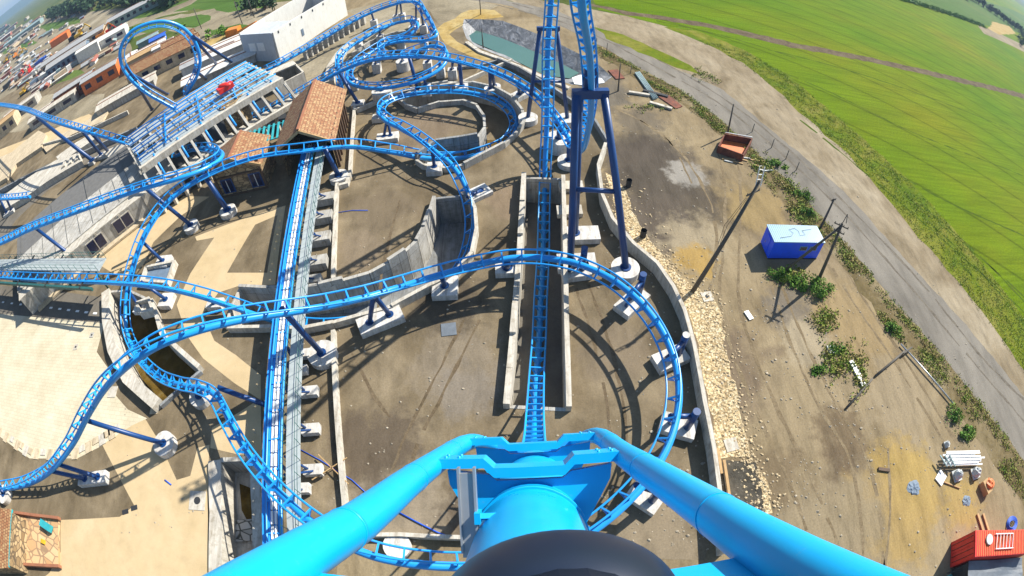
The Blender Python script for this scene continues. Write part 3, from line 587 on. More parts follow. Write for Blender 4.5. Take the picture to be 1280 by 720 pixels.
main2 = [(V((t2.x-.5, t2.y-.5, 33)), V((0, 1, 0))), (V((t2.x-.3, t2.y-.6, 29.5)), V((0, 1, 0))),
         (725, 0, 25.4, V((0, 1, .1))), (735, 60, 20.2, V((0, .95, .3))), (738, 112, 15.2, V((0, .9, .45))), (734, 150, 10.2, V((-.1, .8, .6))), (725, 178, 5.6, V((-.25, .5, .85))), (715, 180, 3.6, V((-.45, .1, .9))), (705, 163, 3.6, -25), (690, 142, 3.9, -35), (668, 117, 4.4, -40), (640, 98, 5.2, -40), (612, 85, 5.8, -35), (580, 75, 6.3, -25), (540, 67, 6.6, -15), (500, 65, 6.8, 0), (460, 70, 6.6, 0), (425, 83, 5.6, 0), (385, 105, 4.2, 0), (350, 125, 2.8, 0), (325, 139, 1.8, 0), (305, 146, 1.2, 0)]
frM, rM = run(main, [('steep azure drop track falling away below the camera', 36), ('straight blue track running along the bottom of the central trench', 36), ('blue track climbing vertically from the trench out of the top of the picture', 99)], .9, .3, near=(.44, .32, 40, 28))
run(main2, [('steep blue track plunging down behind the tall A-frame', 40), ('blue track sweeping left in front of the pond and down past the big hut', 99)], .9, .3)
B_ = 45
runA = [(-60, 340, 4.5, 0), (0, 343, 4.5, 0), (60, 346, 4.5, 0), (140, 348, 4.3, 0), (200, 353, 3.8, -8), (250, 364, 2.8, -10), (290, 377, 1.6, -10), (330, 391, .3, -5), (370, 402, -.9, 0), (412, 404, -1.6, -5), (452, 398, -1.8, -15), (492, 388, -1.8, -30), (530, 370, -1.6, -45), (557, 348, -1.2, -50), (574, 326, -.9, -50), (583, 300, -.6, -50), (586, 275, 0, -48), (583, 248, .8, -42), (574, 224, 1.6, -35), (562, 203, 2.3, -25), (545, 186, 2.9, -10), (520, 166, 3.2, 0), (500, 153, 3.3, 15), (484, 144, 3.3, 30), (476.5, 134, 3.2, 42), (485, 124, 2.8, 45), (510, 116, 2.2, B_), (545, 112, 1.5, B_), (582, 113, .8, B_), (614, 121, 0, B_), (634, 135, -.5, B_), (641, 153, -.7, B_), (629, 171, -.8, B_), (600, 184, -.5, 40), (563, 191, .1, 25), (528, 190, 1.0, 8), (490, 184, 2.3, -5), (438, 178, 4.1, -15), (380, 184, 5.6, -25), (320, 193, 6.2, -32), (262, 214, 6.4, -38), (215, 243, 6.2, -42), (184, 282, 5.3, -42), (166, 325, 3.4, -38), (157, 368, 1.4, -34), (158, 408, -.1, -32), (171, 440, -.6, -22), (195, 466, -.2, -2), (224, 479, 1.2, 16), (248, 484, 2.5, 24), (266, 494, 3.3, 12), (282, 523, 3.7, 2), (300, 555, 4.3, 0), (321, 584, 5.0, 0), (350, 616, 5.7, -6), (388, 647, 6.0, -16), (430, 672, 5.6, -28), (480, 688, 4.9, -38), (530, 695, 4.3, -44), (580, 697, 3.7, -45), (640, 692, 3.6, -45), (700, 674, 3.6, -45), (745, 647, 3.6, -45), (785, 612, 3.6, -45), (815, 575, 3.6, -45), (834, 535, 3.6, -45), (842, 490, 3.6, -45), (837, 447, 3.6, -45), (818, 405, 3.6, -45), (790, 371, 3.6, -45), (757, 346, 3.6, -45), (718, 329, 3.7, -42), (680, 321.5, 3.8, -38), (640, 321, 3.9, -34), (600, 327, 4.1, -28), (550, 339, 4.4, -20), (500, 353, 4.9, -14), (450, 366, 6.0, -8), (400, 375.5, 7.1, -2), (350, 382, 8.6, 3), (300, 389, 10.0, 8), (250, 400, 11.2, 14), (200, 417, 12.0, 22), (160, 440, 11.8, 32), (128, 471, 10.4, 42), (104, 510, 7.6, 48), (84, 548, 5.2, 46), (58, 580, 3.3, 38), (30, 598, 1.9, 28), (0, 606, 1.3, 18), (-40, 610, 1.0, 10)]
frA, rA = run(runA, [('blue track leaving the station and dipping into the crescent channel', 64), ('blue track curving out of the crescent channel and round the small ring channel', 62), ('high blue arch sweeping in front of the huts and down the left side', 71), ('blue hump above the plaza plunging beneath the azure frame', 34), ('large round blue helix on the right crossing above the trench', 68), ('blue bridge of track crossing above the brake run to the lower left corner', 100)], 1.6, .4)
runT7 = [(-50, 318, 8, -20), (0, 298, 8.4, -35), (40, 279, 8.8, -42), (100, 256, 8.9, -45), (175, 229, 8.9, -45), (235, 211, 8.1, -45), (262, 200, 7.0, -45), (271.5, 191, 5.8, -45), (260, 184, 4.6, -40), (238, 185, 3.6, -35), (215, 193, 2.8, -30)]
run(runT7, [('banked blue track passing above the grey station building', 99)], 1.35, .45)
run([(-40, 128, 11, 0), (0, 130, 11.5, 0), (30, 135, 12, -8), (60, 146, 11.6, -12), (100, 158, 9.8, -8), (137, 169, 7.6, 0), (165, 178, 6.4, 0)], [('blue track descending to the switch platform from the left edge', 99)], 1.35, .45)
run([(-20, 246, 5, 0), (5, 246, 5, 10), (22, 245, 4.9, 15), (36, 243, 4.8, 15)], [('short end of blue track at the left edge beside the service lane', 99)], 1.35, .45)
# vertical loop far left, standing in one vertical plane
B0 = W(226, 120, 7); vd = V((B0.x, B0.y, 0)).normalized(); un = V((vd.y, -vd.x, 0)); nn_ = (un*.25+vd).normalized()
def WP(a, b, off=0):
    d = ray(a, b); o = B0+nn_*off; t = (o-V((0, 0, H))).dot(nn_)/d.dot(nn_); return V((0, 0, H))+d*t
lp = [(228, 118, 2.4), (236, 104, 2), (242, 92, 1.6), (244.5, 76, 1.2), (239, 57, .8), (226, 41, .4), (205, 33, 0), (183, 36, -.4), (165, 46, -.8), (156, 62, -1.2), (158, 80, -1.6), (172, 99, -2), (190, 113, -2.4), (206, 122, -2.8), (222, 131, -3.2)]
lpp = [WP(*q) for q in lp]; lc = sum(lpp, V())/len(lpp)
run([(p, (lc-p).normalized()) for p in lpp], [('blue vertical loop standing behind the switch platform', 99)], 1.2, .4)
run([(330, 84, 3.6, 0), (345, 77, 3.7, 0), (390, 52, 4, 0), (430, 28, 4.6, 0), (455, 15, 5.2, 0), (480, 5, 6, 5), (505, -1.5, 7, 20), (519, 1, 7, 40), (530, 16, 6, 40), (539, 33, 4.3, 40), (541, 41, 3.8, 45), (534, 45, 3.4, 40), (518, 46, 3.2, 20), (500, 47, 3.2, 0), (480, 52, 3.2, -10), (463, 62, 3.2, -20), (447, 74, 3.2, -35), (437, 87, 3.2, -45), (440, 97, 3.2, -45), (452, 102.5, 3.2, -45), (478, 104, 3.2, -45), (507, 99, 3.2, -45), (530, 91, 3.4, -45), (547, 80, 3.8, -45), (554, 68, 4.4, -45), (550, 58, 4.8, -45), (537, 55, 4.8, -40), (518, 60, 4.2, -20), (498, 66, 3.4, 0)],
    [('straight blue launch track beside the tall precast building', 70), ('outer blue helix track at the far end of the yard', 75), ('lower round of the far blue helix', 99)], 1.35, .45)
run([(426, 106, 3, 0), (424, 85, 3, 15), (426, 67, 3.2, 35), (438, 55, 3.6, 25), (455, 43, 4, 5), (475, 32, 4.2, 5), (498, 24.5, 4.2, 25), (513, 23.5, 4.2, 45), (518, 30, 4, 45), (512, 37, 3.6, 35), (500, 44, 3.2, 10), (487, 48, 3.2, -20), (477, 54, 3.2, -40), (477, 62, 3.2, -30), (486, 67, 3.2, 0)],
    [('inner blue helix track nested inside the far helix', 99)], 1.35, .45)
# ------------------------------------------------------------------ supports
def foot_round(b, p, r=1.25, h=.8, z0=0):
    b.prism([(p.x+r*cos(a*pi/12), p.y+r*sin(a*pi/12)) for a in range(24)], z0, z0+h); return b
def support(label, tops, bases, foot='round', r=.2, beam=None, fs=None, fh=.7, group='track supports'):
    t = thing('track_support', label, 'support', group)
    tp = [W(*q) if not isinstance(q, V) else q for q in tops]; bs = [W(a, b, fh) if not isinstance(a, V) else a for a, b in bases]
    for a, b in zip(tp, bs):
        MB().tube([b, b.lerp(a, .5), a], r, 12).build('column', 'navy', t)
        MB().tube([b-V((0, 0, .002)), b+V((0, 0, .08))], r*1.7, 12).build('base_plate', 'navy', t)
    if foot == 'round':
        for b in bs: foot_round(MB(), b, fs or 1.1, fh).build('footing', 'conc_plain', t)
    elif foot == 'block':
        a, b = bs[0], bs[-1]; d = V((b.x-a.x, b.y-a.y, 0)); L_ = d.length; d = d.normalized() if L_ > .1 else V((1, 0, 0)); c = (a+b)/2
        sx, sy = fs or (2.4, 1.6)
        MB().box((c.x, c.y, fh/2-.01), (L_+sx, sy, fh), d, Z.cross(d), Z).build('footing', 'conc_plain', t)
    if beam:
        for a, b, rr in beam: MB().tube([W(*a) if not isinstance(a, V) else a, W(*b) if not isinstance(b, V) else b], rr, 10).build('cross_beam', 'navy', t)
    return t
# the tall A-frame carrying the loop
tA = thing('track_support', 'tall navy A-frame with cross beam carrying the right leg of the loop', 'support', 'track supports')
fA = [W(719, 291, .7), W(713, 326, .7), W(782, 334, .9)]; hd = W(738, 117, 15.6)
xv = V((1, .05, 0)).normalized()
MB().bar(hd-xv*1.5, hd+xv*1.5, .55, .8).build('cross_beam', 'navy', tA); MB().box(hd+V((0, .5, 1.3)), (1.0, .5, 1.9)).build('saddle', 'navy', tA)
for f, dx, r_ in ((fA[0], -.9, .3), (fA[1], -1.2, .33), (fA[2], 1.1, .33)):
    MB().tube([f, f.lerp(hd+xv*dx, .5), hd+xv*dx], r_, 14).build('column', 'navy', tA); MB().tube([f-V((0, 0, .002)), f+V((0, 0, .1))], r_*1.6, 14).build('base_plate', 'navy', tA)
MB().tube([fA[1].lerp(hd-xv*1.2, .46), fA[2].lerp(hd+xv*1.1, .46)], .22, 12).build('cross_beam', 'navy', tA)
foot_round(MB(), fA[2], 1.35, .9).build('footing', 'conc_plain', tA)
for f in fA[:2]: MB().box((f.x+.6, f.y, .34), (3.6, 1.9, .7)).build('footing', 'conc_plain', tA)
for lb, q in (('wide block footing abutting the trench wall below the far leg', (714, 231)), ('block footing abutting the trench wall midway along it', (712, 262))):
    p = W(*q, .5); MB().box((p.x, p.y, .25), (2.6, 1.4, .55)).build('concrete_footing', 'conc_pale', label=lb, cat='footing')
tB = thing('track_support', 'pair of navy legs with cross beam carrying the climbing side of the loop', 'support', 'track supports')
l0, l1 = W(660, 146, .8), W(709, 147, .8); hb = W(684, 38, 11.2+6)
hb = V(((l0.x+l1.x)/2, (l0.y+l1.y)/2+.3, 13.2)); a0 = hb-V((.95, 0, 0)); a1 = hb+V((.95, 0, 0))
for f, a in ((l0, a0), (l1, a1)):
    MB().tube([f, f.lerp(a, .5), a], .26, 12).build('column', 'navy', tB); foot_round(MB(), f, 1.25, .8).build('footing', 'conc_plain', tB)
MB().tube([l0.lerp(a0, .42), l1.lerp(a1, .42)], .18, 10).build('cross_beam', 'navy', tB); MB().bar(a0-V((.4, 0, 0)), a1+V((.4, 0, 0)), .4, .5).build('cross_beam', 'navy', tB)
S_ = support
S_('navy column leaning out from the lower left track to a footing on the plaza edge', [(101, 523, 6.6)], [(204, 554)], r=.24, fs=1.25)
S_('two horizontal navy struts tying the lower left track to a long block footing', [(60, 588, 2.6), (72, 580, 3.2)], [(106, 598), (122, 596)], 'block', .24, fs=(2.2, 1.3))
S_('short navy stub at the left edge on a round footing', [(0, 608, .9)], [(4, 617)], r=.25, fs=1.2)
S_('navy column leaning from the crossing track over the brake run to a round footing', [(352, 386, 7.8)], [(402, 441)], r=.26, fs=1.35)
S_('pair of splayed navy columns on a long white block below the crossing track', [(467, 368, 4.2), (467, 368, 4.2)], [(462, 403), (487, 393)], 'block', .22, fs=(2.2, 1.8))
S_('short navy column on a square block where the crossing track meets the channel', [(551, 343, 3.4)], [(556, 357)], 'block', .24, fs=(2.3, 2.3))
S_('navy column on a block at the left wall top of the trench', [(634, 326, 3.2)], [(634, 334)], 'block', .3, fs=(2.2, 1.4))
def ring_post(label, b0, b1, tp):
    """a pad with an upright stub post and a sloping arm to the spine"""
    t = thing('track_support', label, 'support', 'helix supports'); a, b = W(*b0, .7), W(*b1, .7); d = (b-a); d.z = 0; d.normalize(); c = (a+b)/2; top = W(*tp)
    MB().box((c.x, c.y, .34), ((b-a).length+1.5, 1.7, .7), d, Z.cross(d), Z).build('footing', 'conc_plain', t)
    MB().tube([b, V((b.x, b.y, 3.4))], .3, 14).build('column', 'navy', t); MB().tube([V((b.x, b.y, 3.4)), V((b.x, b.y, 3.45))], .31, 14).build('cap_plate', 'conc_plain' if 'pale' in label else 'navy', t)
    MB().tube([V((b.x, b.y, 2.6)), top], .22, 12).build('strut', 'navy', t); MB().tube([a, top], .2, 12).build('strut', 'navy', t)
ring_post('stub post and strut on a square pad at the upper right of the helix', (783, 382), (798, 368), (792, 366, 2.9))
ring_post('stub post with pale cap on a pad at the right side of the helix', (830, 450), (848, 442), (838, 444, 2.9))
ring_post('stub post and strut on a pad at the lower right of the helix', (838, 528), (859, 534), (838, 520, 2.9))
ring_post('stub post on a pad mostly hidden under the azure rail', (800, 615), (815, 625), (795, 606, 2.9))
ring_post('stub post pair above the trench wall under the top of the helix', (712, 338), (728, 336), (722, 331, 3.0))
S_('navy column leaning from the far sweep onto a small pad left of the helix', [(420, 84, 5.0)], [(447, 128)], 'block', .26, fs=(1.8, 1.6))
S_('navy column from the pond track down to a pad beside the ring channel', [(510, 66, 6)], [(522, 111)], 'block', .26, fs=(2.4, 1.6))
S_('second navy column of the pond track, behind the ring channel', [(574, 74, 5.5)], [(577, 107)], 'block', .28, fs=(1.8, 1.6))
S_('twin navy columns of the pond track near the channel corner', [(612, 84, 5.2), (614, 85, 5.2)], [(613, 110), (618, 107)], 'round', .24, fs=.9)
S_('twin short columns on a block under the pond track left of the climbing loop', [(648, 101, 4.3), (651, 104, 4.3)], [(649, 117), (655, 114)], 'block', .24, fs=(2.2, 1.7))
S_('short column on a round drum where the loop bottoms out', [(712, 178, 2.9)], [(711, 200)], r=.3, fs=1.3)
S_('round drum footing behind the trench under the loop exit', [(699, 165, 2.9)], [(699, 172)], r=.3, fs=1.6, fh=1.6)
S_('splayed pair of columns on a block left of the ring channel', [(484, 147, 2.6), (484, 147, 2.6)], [(480, 170), (488, 169)], 'block', .18, fs=(2, 1.6))
S_('column on a square block between the ring and crescent channels', [(540, 188, 2.3)], [(543, 208)], 'block', .2, fs=(1.8, 1.9))
S_('short column beside the left end of the ring track', [(475, 136, 2.5)], [(474, 145)], 'block', .2, fs=(2, 1.4))
S_('pair of short blue struts on a block at the right of the crescent channel', [(584, 247, .6), (584, 247, .6)], [(592, 242), (601, 238)], 'block', .2, fs=(2, 1.8), fh=.5)
S_('navy column of the arch standing on a drum by the big hut', [(405, 184, 4.8)], [(423, 219)], r=.3, fs=1.2)
S_('thick navy column of the arch standing in front of the stone hut', [(252, 214, 5.6)], [(284, 262)], r=.34, fs=1.15)
S_('navy column under the banked track, landing at a footing behind the arch', [(177, 231, 8.1)], [(238, 281)], r=.26, fs=1.1)
S_('navy column under the banked track, landing behind the steel catwalk', [(42, 283, 8)], [(104, 330)], 'none', r=.26)
S_('white footing block where the arch enters the muddy channel', [(160, 362, .9)], [(174, 383)], 'block', .2, fs=(1.6, 1.5), fh=.6)
S_('navy column on a white block beside the upper end of the muddy channel', [(178, 302, 3.6)], [(203, 326)], 'block', .22, fs=(2.2, 1.8))
S_('navy strut from the station exit track to a block left of the sand path', [(176, 352, 3.2)], [(207, 374)], 'block', .2, fs=(1.8, 1.8))
S_('short strut with a white pad beneath the station exit track', [(262, 371, 1.9)], [(268, 378)], 'block', .2, fs=(2, 1.2))
S_('round footing below the hump at the end of the muddy channel', [(243, 487, 1.7)], [(249, 494)], r=.28, fs=1.15)
S_('dark arm reaching from the hump behind the brake run', [(272, 484, 3.0)], [(338, 508)], 'none', r=.24)
S_('thick navy column under the descending left track, beside the service lane', [(46, 146, 10.8)], [(115, 200)], 'block', .42, fs=(1.8, 1.6))
S_('two navy columns under the descending left track near the platform end', [(100, 160, 8.8), (112, 164, 8.8)], [(126, 193), (136, 190)], 'block', .32, fs=(1.8, 1.6))
S_('short columns at the left edge under the short track end', [(0, 249, 4.2), (8, 248, 4.2)], [(8, 266), (14, 262)], 'block', .28, fs=(1.8, 1.4))
S_('long pair of dark struts propping the right side of the vertical loop', [V(WP(241, 46, 0)), V(WP(242, 46, 0))], [(273, 83), (293, 80)], 'none', r=.3)
S_('pair of dark struts propping the left side of the vertical loop', [V(WP(158, 82, 0)), V(WP(166, 94, 0))], [(190, 137), (209, 118)], 'none', r=.3)
S_('short dark strut on the right foot of the vertical loop', [V(WP(243, 88, 0))], [(258, 99)], 'none', r=.3)
fh_spots = [((502, 66, 5.8), (503, 76)), ((468, 71, 5.8), (470, 79)), ((540, 70, 3.2), (534, 77)), ((549, 68, 3.8), (550, 84)), ((566, 76, 5.2), (565, 86)), ((438, 90, 2.5), (441, 100)), ((476, 105, 2.5), (477, 113)), ((528, 92, 2.6), (532, 106)), ((474, 36, 3.6), (475, 44)), ((498, 47, 2.6), (501, 52)), ((513, 25, 3.6), (515, 33)), ((528, 47, 2.8), (530, 53)), ((463, 12, 4.4), (467, 25)), ((497, 2, 6), (495, 19)), ((500, 2, 6), (502, 17)), ((520, 4, 6), (520, 24)), ((526, 12, 5.5), (529, 31)), ((538, 36, 3.4), (543, 43)), ((447, 52, 3.2), (448, 54))]
fh_names = ['left of centre in the far helix, on a tall drum', 'at the left inside of the far helix', 'paired with a pier at the right of the far helix', 'at the right end of the far helix', 'right of the far helix beneath the pond track', 'at the near left turn of the far helix', 'at the near side of the far helix, wide drum', 'at the near right of the far helix on a pad', 'under the top of the inner helix', 'at the crossing of the two far helix tracks', 'under the far turn of the inner helix', 'under the right return of the outer helix', 'at the end of the launch track', 'first of the tall far supports', 'second of the tall far supports', 'under the far right crest', 'on the right descent of the outer helix', 'at the outer right turn of the far helix', 'at the left climb of the inner helix']
for (tp, bs), nm in zip(fh_spots, fh_names):
    S_('navy column on a pier '+nm, [tp], [bs], 'round' if 'drum' in nm else 'block', .2, fs=1.5 if 'wide' in nm else (1.1 if 'drum' in nm else (1.3, 1.3)), fh=1.7, group='far helix supports')
for k in range(12):
    f = k/11; a = W(380+70*f, 58.5-42*f, 3.6-.4+f*.7); b = W(384+71*f, 73-43*f, 0)
    t = thing('concrete_pier', 'slim concrete pier carrying the straight launch track', 'pier', 'piers under the launch track')
    MB().box((b.x, b.y, 1.0), (.7, 1.5, 2.0)).build('pier_block', 'conc', t); MB().tube([V((b.x, b.y, 2)), V((a.x, a.y, a.z))], .13, 8).build('column', 'navy', t)
# ------------------------------------------------------------------ brake run
ZB = 3.4
br0, br1 = W(388, 180, ZB), W(343, 668, ZB); br1 = br1+(br1-br0).normalized()*6
frB, rB = run([(br0.lerp(br1, i/6), Z) for i in range(7)], [('long straight elevated brake run from the big hut, upper stretch of track', 17), ('long straight elevated brake run, lower stretch beside the basin', 80)], 1.8, .45, off=.45)
bd = (br1-br0).normalized(); bs_ = bd.cross(Z)          # to the west side
east = -bs_ if bs_.x > 0 else bs_; east = V((1, 0, 0))-bd*bd.x; east.normalize()
wk = thing('brake_walkway', 'grey grated maintenance walkway with green railing along the brake run', 'walkway')
MB().bar(br0+east*1.55-V((0, 0, .1)), br1+east*1.55-V((0, 0, .1)), 1.15, .08).build('deck', 'mesh_grey', wk)
n_post = 40
for side in (.98, 2.12):
    rb = MB()
    for h in (.55, 1.05): rb.tube([br0+east*side+Z*h, br1+east*side+Z*h], .025, 5)
    for k in range(n_post+1):
        p = br0.lerp(br1, k/n_post)+east*side; rb.tube([p-Z*.1, p+Z*1.05], .025, 5)
    rb.build('railing', 'green_rail', wk)
for s in (-1, 1):
    f_ = MB(); 
    for k in range(46):
        p = br0.lerp(br1, (k+.03)/46); q = br0.lerp(br1, (k+.93)/46); f_.bar(p+east*(s*.15)-Z*.02, q+east*(s*.15)-Z*.02, .15, .16)
    f_.build('brake_fin', 'white', rB[0])
for s in (-1, 1): MB().bar(br0+east*(s*.42)-Z*.12, br1+east*(s*.42)-Z*.12, .2, .1).build('side_plate', 'rail_blue', rB[0])
MB().bar(br0-east*.95-Z*.35, br1-east*.95-Z*.35, .25, .3).build('side_beam', 'rail_blue', rB[0])
for i, (x, y, sz) in enumerate([(407, 249, 2.0), (404, 272, 2.0), (401, 299, 2.1), (396, 329, 2.1), (392, 352, 1.6), (379, 443, 1.3), (376, 463, 1.2), (387, 490, 1.4), (389, 537, 1.4), (392, 588, 1.4), (377, 611, 1.3)]):
    t = thing('brake_support', ['big grey block with strut just below the hut', 'second big grey block down from the hut', 'third big grey block down from the hut', 'fourth big grey block, beside the kerb wall', 'fifth block at the top of the crescent channel wall', 'small white block level with the round footing', 'small white block below the round footing', 'white block with two struts in the middle of the lower yard', 'white block with struts below the middle of the lower yard', 'white block with struts nearest the azure rail', 'lone white footing with a hole near the azure rail'][i], 'support', 'supports of the brake run')
    p = W(x, y, .5); MB().box((p.x, p.y, .5), (sz*1.1, sz*.62, 1.0 if sz > 1.5 else .6), V((1, .12, 0)), V((-.12, 1, 0))).build('footing', 'conc_plain' if i > 4 else 'conc', t)
    tt = (V((p.x, p.y, ZB))-br0).dot(bd); q = br0+bd*tt
    MB().tube([V((p.x-.3, p.y, .9 if sz > 1.5 else .5)), q+east*.7-Z*.4+bd*-.3], .11, 8).build('strut', 'navy', t); MB().tube([V((p.x+.2, p.y, .9 if sz > 1.5 else .5)), q+east*.7-Z*.4+bd*1.2], .09, 8).build('strut', 'navy', t)
    MB().tube([q-Z*.6, V((q.x, q.y, 0))], .16, 8).build('column', 'navy', t)
# ------------------------------------------------------------------ the azure track right under the camera
fore = [f for f in frM if f[0].z > H-7]
def fat(Yt):
    for a, b in zip(fore, fore[1:]):
        if a[0].y <= Yt <= b[0].y:
            k = (Yt-a[0].y)/(b[0].y-a[0].y); return tuple(a[i].lerp(b[i], k) for i in range(4))
for k, (Yt, lab) in enumerate(((.13, 0), (1.10, 1), (1.75, 2))):
    f = fat(Yt)
    p, t, s, u = f
    r0 = rM[0]; w_ = MB(); h = GA+.02
    # flange with a stepped middle
    prof = [(-h, .03), (-.27, .03), (-.21, -.03), (.21, -.03), (.27, .03), (h, .03)] if k else [(-h, -.05), (-.27, -.05), (-.21, -.09), (.21, -.09), (.27, -.05), (h, -.05)]
    for (x0, u0), (x1, u1) in zip(prof, prof[1:]):
        for sg, tt in ((1, .0), (-1, .06)):
            A = [p+s*x0+u*(u0-tt+.02)+t*d for d in (-.1, .1)]; Bq = [p+s*x1+u*(u1-tt+.02)+t*d for d in (-.1, .1)]
            q = [A[0], Bq[0], Bq[1], A[1]]; w_.quad(*(q if sg > 0 else q[::-1]))
        for d in (-.1, .1):
            q = [p+s*x0+u*(u0+.02)+t*d, p+s*x1+u*(u1+.02)+t*d, p+s*x1+u*(u1-.04)+t*d, p+s*x0+u*(u0-.04)+t*d]; w_.quad(*(q if d > 0 else q[::-1]))
    for sx in (() if k == 0 else (-.5, -.42, .42, .5)):
        for d in (-.05, .05): q = p+s*sx+u*.05+t*d; w_.tube([q-u*.01, q+u*.012], .010, 6)
    fl = w_.build('tie_flange', 'fore', r0)
    wb = MB(); pts = [(-.5, -.03), (-.25, -.06), (-.2, -.1), (.2, -.1), (.25, -.06), (.5, -.03), (.49, -.12), (.25, -.56), (-.25, -.56), (-.49, -.12)]
    for d, fl2 in ((-.03, 0), (.03, 1)):
        q = [p+s*a+u*b+t*d for a, b in pts]; wb.quad(*(q if fl2 else q[::-1]))
    for i in range(len(pts)):
        a, b = pts[i], pts[(i+1) % len(pts)]; wb.quad(*[p+s*a[0]+u*a[1]+t*-.03, p+s*a[0]+u*a[1]+t*.03, p+s*b[0]+u*b[1]+t*.03, p+s*b[0]+u*b[1]+t*-.03])
    wb.build('tie_web', 'fore', r0)
for o in list(rM[0].children):
    if o.name.startswith('crosstie') and o.matrix_world.translation.z > H-6.5: bpy.data.objects.remove(o)
for o in rM[0].children:
    if o.name.startswith(('spine', 'rail')): o.data.materials[0] = MT['fore']
for sg in (-1, 1):
    for Yt in (.34, .86, 1.45):
        p, t, s_v, u = fat(Yt); c = p+s_v*(sg*GA); MB().tube([c-t*.008, c+t*.008], .0800, 32).build('weld_bead', 'fore', rM[0])
# joint rings on the near spine
for Yt in (1.0, 1.75):
    f = fat(Yt); p, t, s, u = f; c = p-u*.44
    MB().tube([c-t*.03, c+t*.03], .333, 40).build('spine_collar', 'fore', rM[0])
bk = thing('sensor_bracket', 'upright galvanised channel post with a thin azure arm beside the track spine', 'bracket')
c = WD(586, 645, 2.7); f = fat(1.0); t = f[1]; u = f[3]; s = f[2]
MB().box(c+s*0, (.08, .03, .46), s, t, u).box(c-s*.04+u*.03, (.012, .06, .46), s, t, u).box(c+s*.04+u*.03, (.012, .06, .46), s, t, u).build('post', 'galv', bk)
MB().bar(c+s*.04+t*-.02, c+s*.5+t*.02, .03, .035).build('arm', 'fore', bk); MB().box(c+s*.05+t*-.02, (.03, .1, .06), s, t, u).build('clamp', 'fore', bk)
car = thing('train_car', 'smooth dark navy rounded nose of the train right under the camera', 'coaster train')
nb = MB(); cc = WD(700, 733, 1.25); t = V((0, .30, -.95)).normalized(); u = V((0, .95, .30)).normalized(); s = V((1, 0, 0))
vr = ray(700, 775).normalized(); c = WD(700, 775, 1.25); e1 = V((1, 0, .04)).normalized(); e2 = vr.cross(e1).normalized(); e1 = e2.cross(vr).normalized()
Mx = Matrix((e1, e2, vr)).transposed(); nb.dome(c, (.285, .222, .30), Mx, 56, 32, True)
nb.build('nose_shell', 'black', car)
MB().tube([c+V((0, -.02, .05)), c+V((0, -.35, .62)), c+V((0, -.8, 1.3))], [.2, .24, .3], 24).build('chassis_neck', 'black', car)
# ------------------------------------------------------------------ buildings
def house_box(b, pts, z0, z1): b.prism([(p.x, p.y) for p in pts], z0, z1); return b
def gable(name, label, q0, q1, width, eave, ridge, wallmat, roofmat, over=.5, cat='hut', group=None, front=None, zq=0, openf=False):
    """a gabled building: q0,q1 photo places of the two ends of its centre line on the ground"""
    a = W(q0[0], q0[1], zq) if not isinstance(q0, V) else q0; b = W(q1[0], q1[1], zq) if not isinstance(q1, V) else q1
    d = (b-a).normalized(); n = V((-d.y, d.x, 0)); h = width/2; t = thing(name, label, cat, group)
    w_ = MB(); A = [a+n*h, a-n*h, b-n*h, b+n*h]; up = lambda p, z: V((p.x, p.y, z))
    sides = [(3, 0), (1, 2)]+([] if openf else [(0, 1), (2, 3)])
    for i, j in sides: w_.quad(up(A[i], 0), up(A[j], 0), up(A[j], eave), up(A[i], eave))
    if openf:
        w_.quad(up(A[2], 0), up(A[3], 0), up(A[3], eave), up(A[2], eave))
    w_.quad(up(b-n*h, eave), up(b+n*h, eave), up(b, ridge-.1)); 
    if not openf: w_.quad(up(a+n*h, eave), up(a-n*h, eave), up(a, ridge-.1))
    w_.build('wall', wallmat, t)
    sl = (ridge-eave)/h
    for sg in (1, -1):
        e0 = a-d*over+n*(sg*(h+over)); e1 = b+d*over+n*(sg*(h+over)); r0_, r1_ = a-d*over, b+d*over; ze = eave-over*sl
        R_ = MB(); P1 = [up(e0, ze), up(e1, ze), up(r1_, ridge), up(r0_, ridge)]
        if sg > 0: P1 = [P1[1], P1[0], P1[3], P1[2]]
        R_.quad(*P1); lo = [p-Z*.16 for p in P1]; R_.quad(*lo[::-1])
        for i in range(4): R_.quad(P1[i], lo[i], lo[(i+1) % 4], P1[(i+1) % 4])
        R_.build('roof', roofmat, t)
    MB().bar(up(a-d*over, ridge+.03), up(b+d*over, ridge+.03), .3, .14).build('ridge_cap', 'terracotta', t)
    return t, a, b, d, n
def on_wall(t, o, u, v, w_, h_, mat, name, out, dep=.08, frame=None):
    n = u.cross(v); MB().box(o+n*0+out*(dep/2), (w_, dep, h_), u, out, v).build(name, mat, t)
# big hut over the brake run
hA = W(372, 163, 6.9); hB = W(394, 100, 6.9); hA.z = hB.z = 0; hd_ = (hB-hA).normalized(); hA += hd_*.7; hB -= hd_*.7
t1_, a, b, d, n = gable('ride_hut', 'big open fronted hut with speckled tile roof straddling the brake run', hA, hB, 6.6, 4.9, 7.0, 'stone', 'tiles', .7, openf=True)
for sg in (-1,):
    for k in range(9):
        o = a.lerp(b, (k+.3)/9)+n*(sg*(3.3+.15)); MB().box(V((o.x, o.y, 2.4)), (.28, .3, 4.8), d, n, Z).build('timber_post', 'wood_dark', t1_)
for sg in (-1, 1): MB().bar(V((a.x, a.y, 6.75))-d*.75+n*.0, V((a.x, a.y, 4.35))-d*.75+n*(sg*3.95), .12, .35).build('barge_board', 'wood', t1_)
MB().bar(V((a.x, a.y, 4.8))-n*3.3, V((a.x, a.y, 4.8))+n*3.3, .3, .3).build('tie_beam', 'wood_dark', t1_)
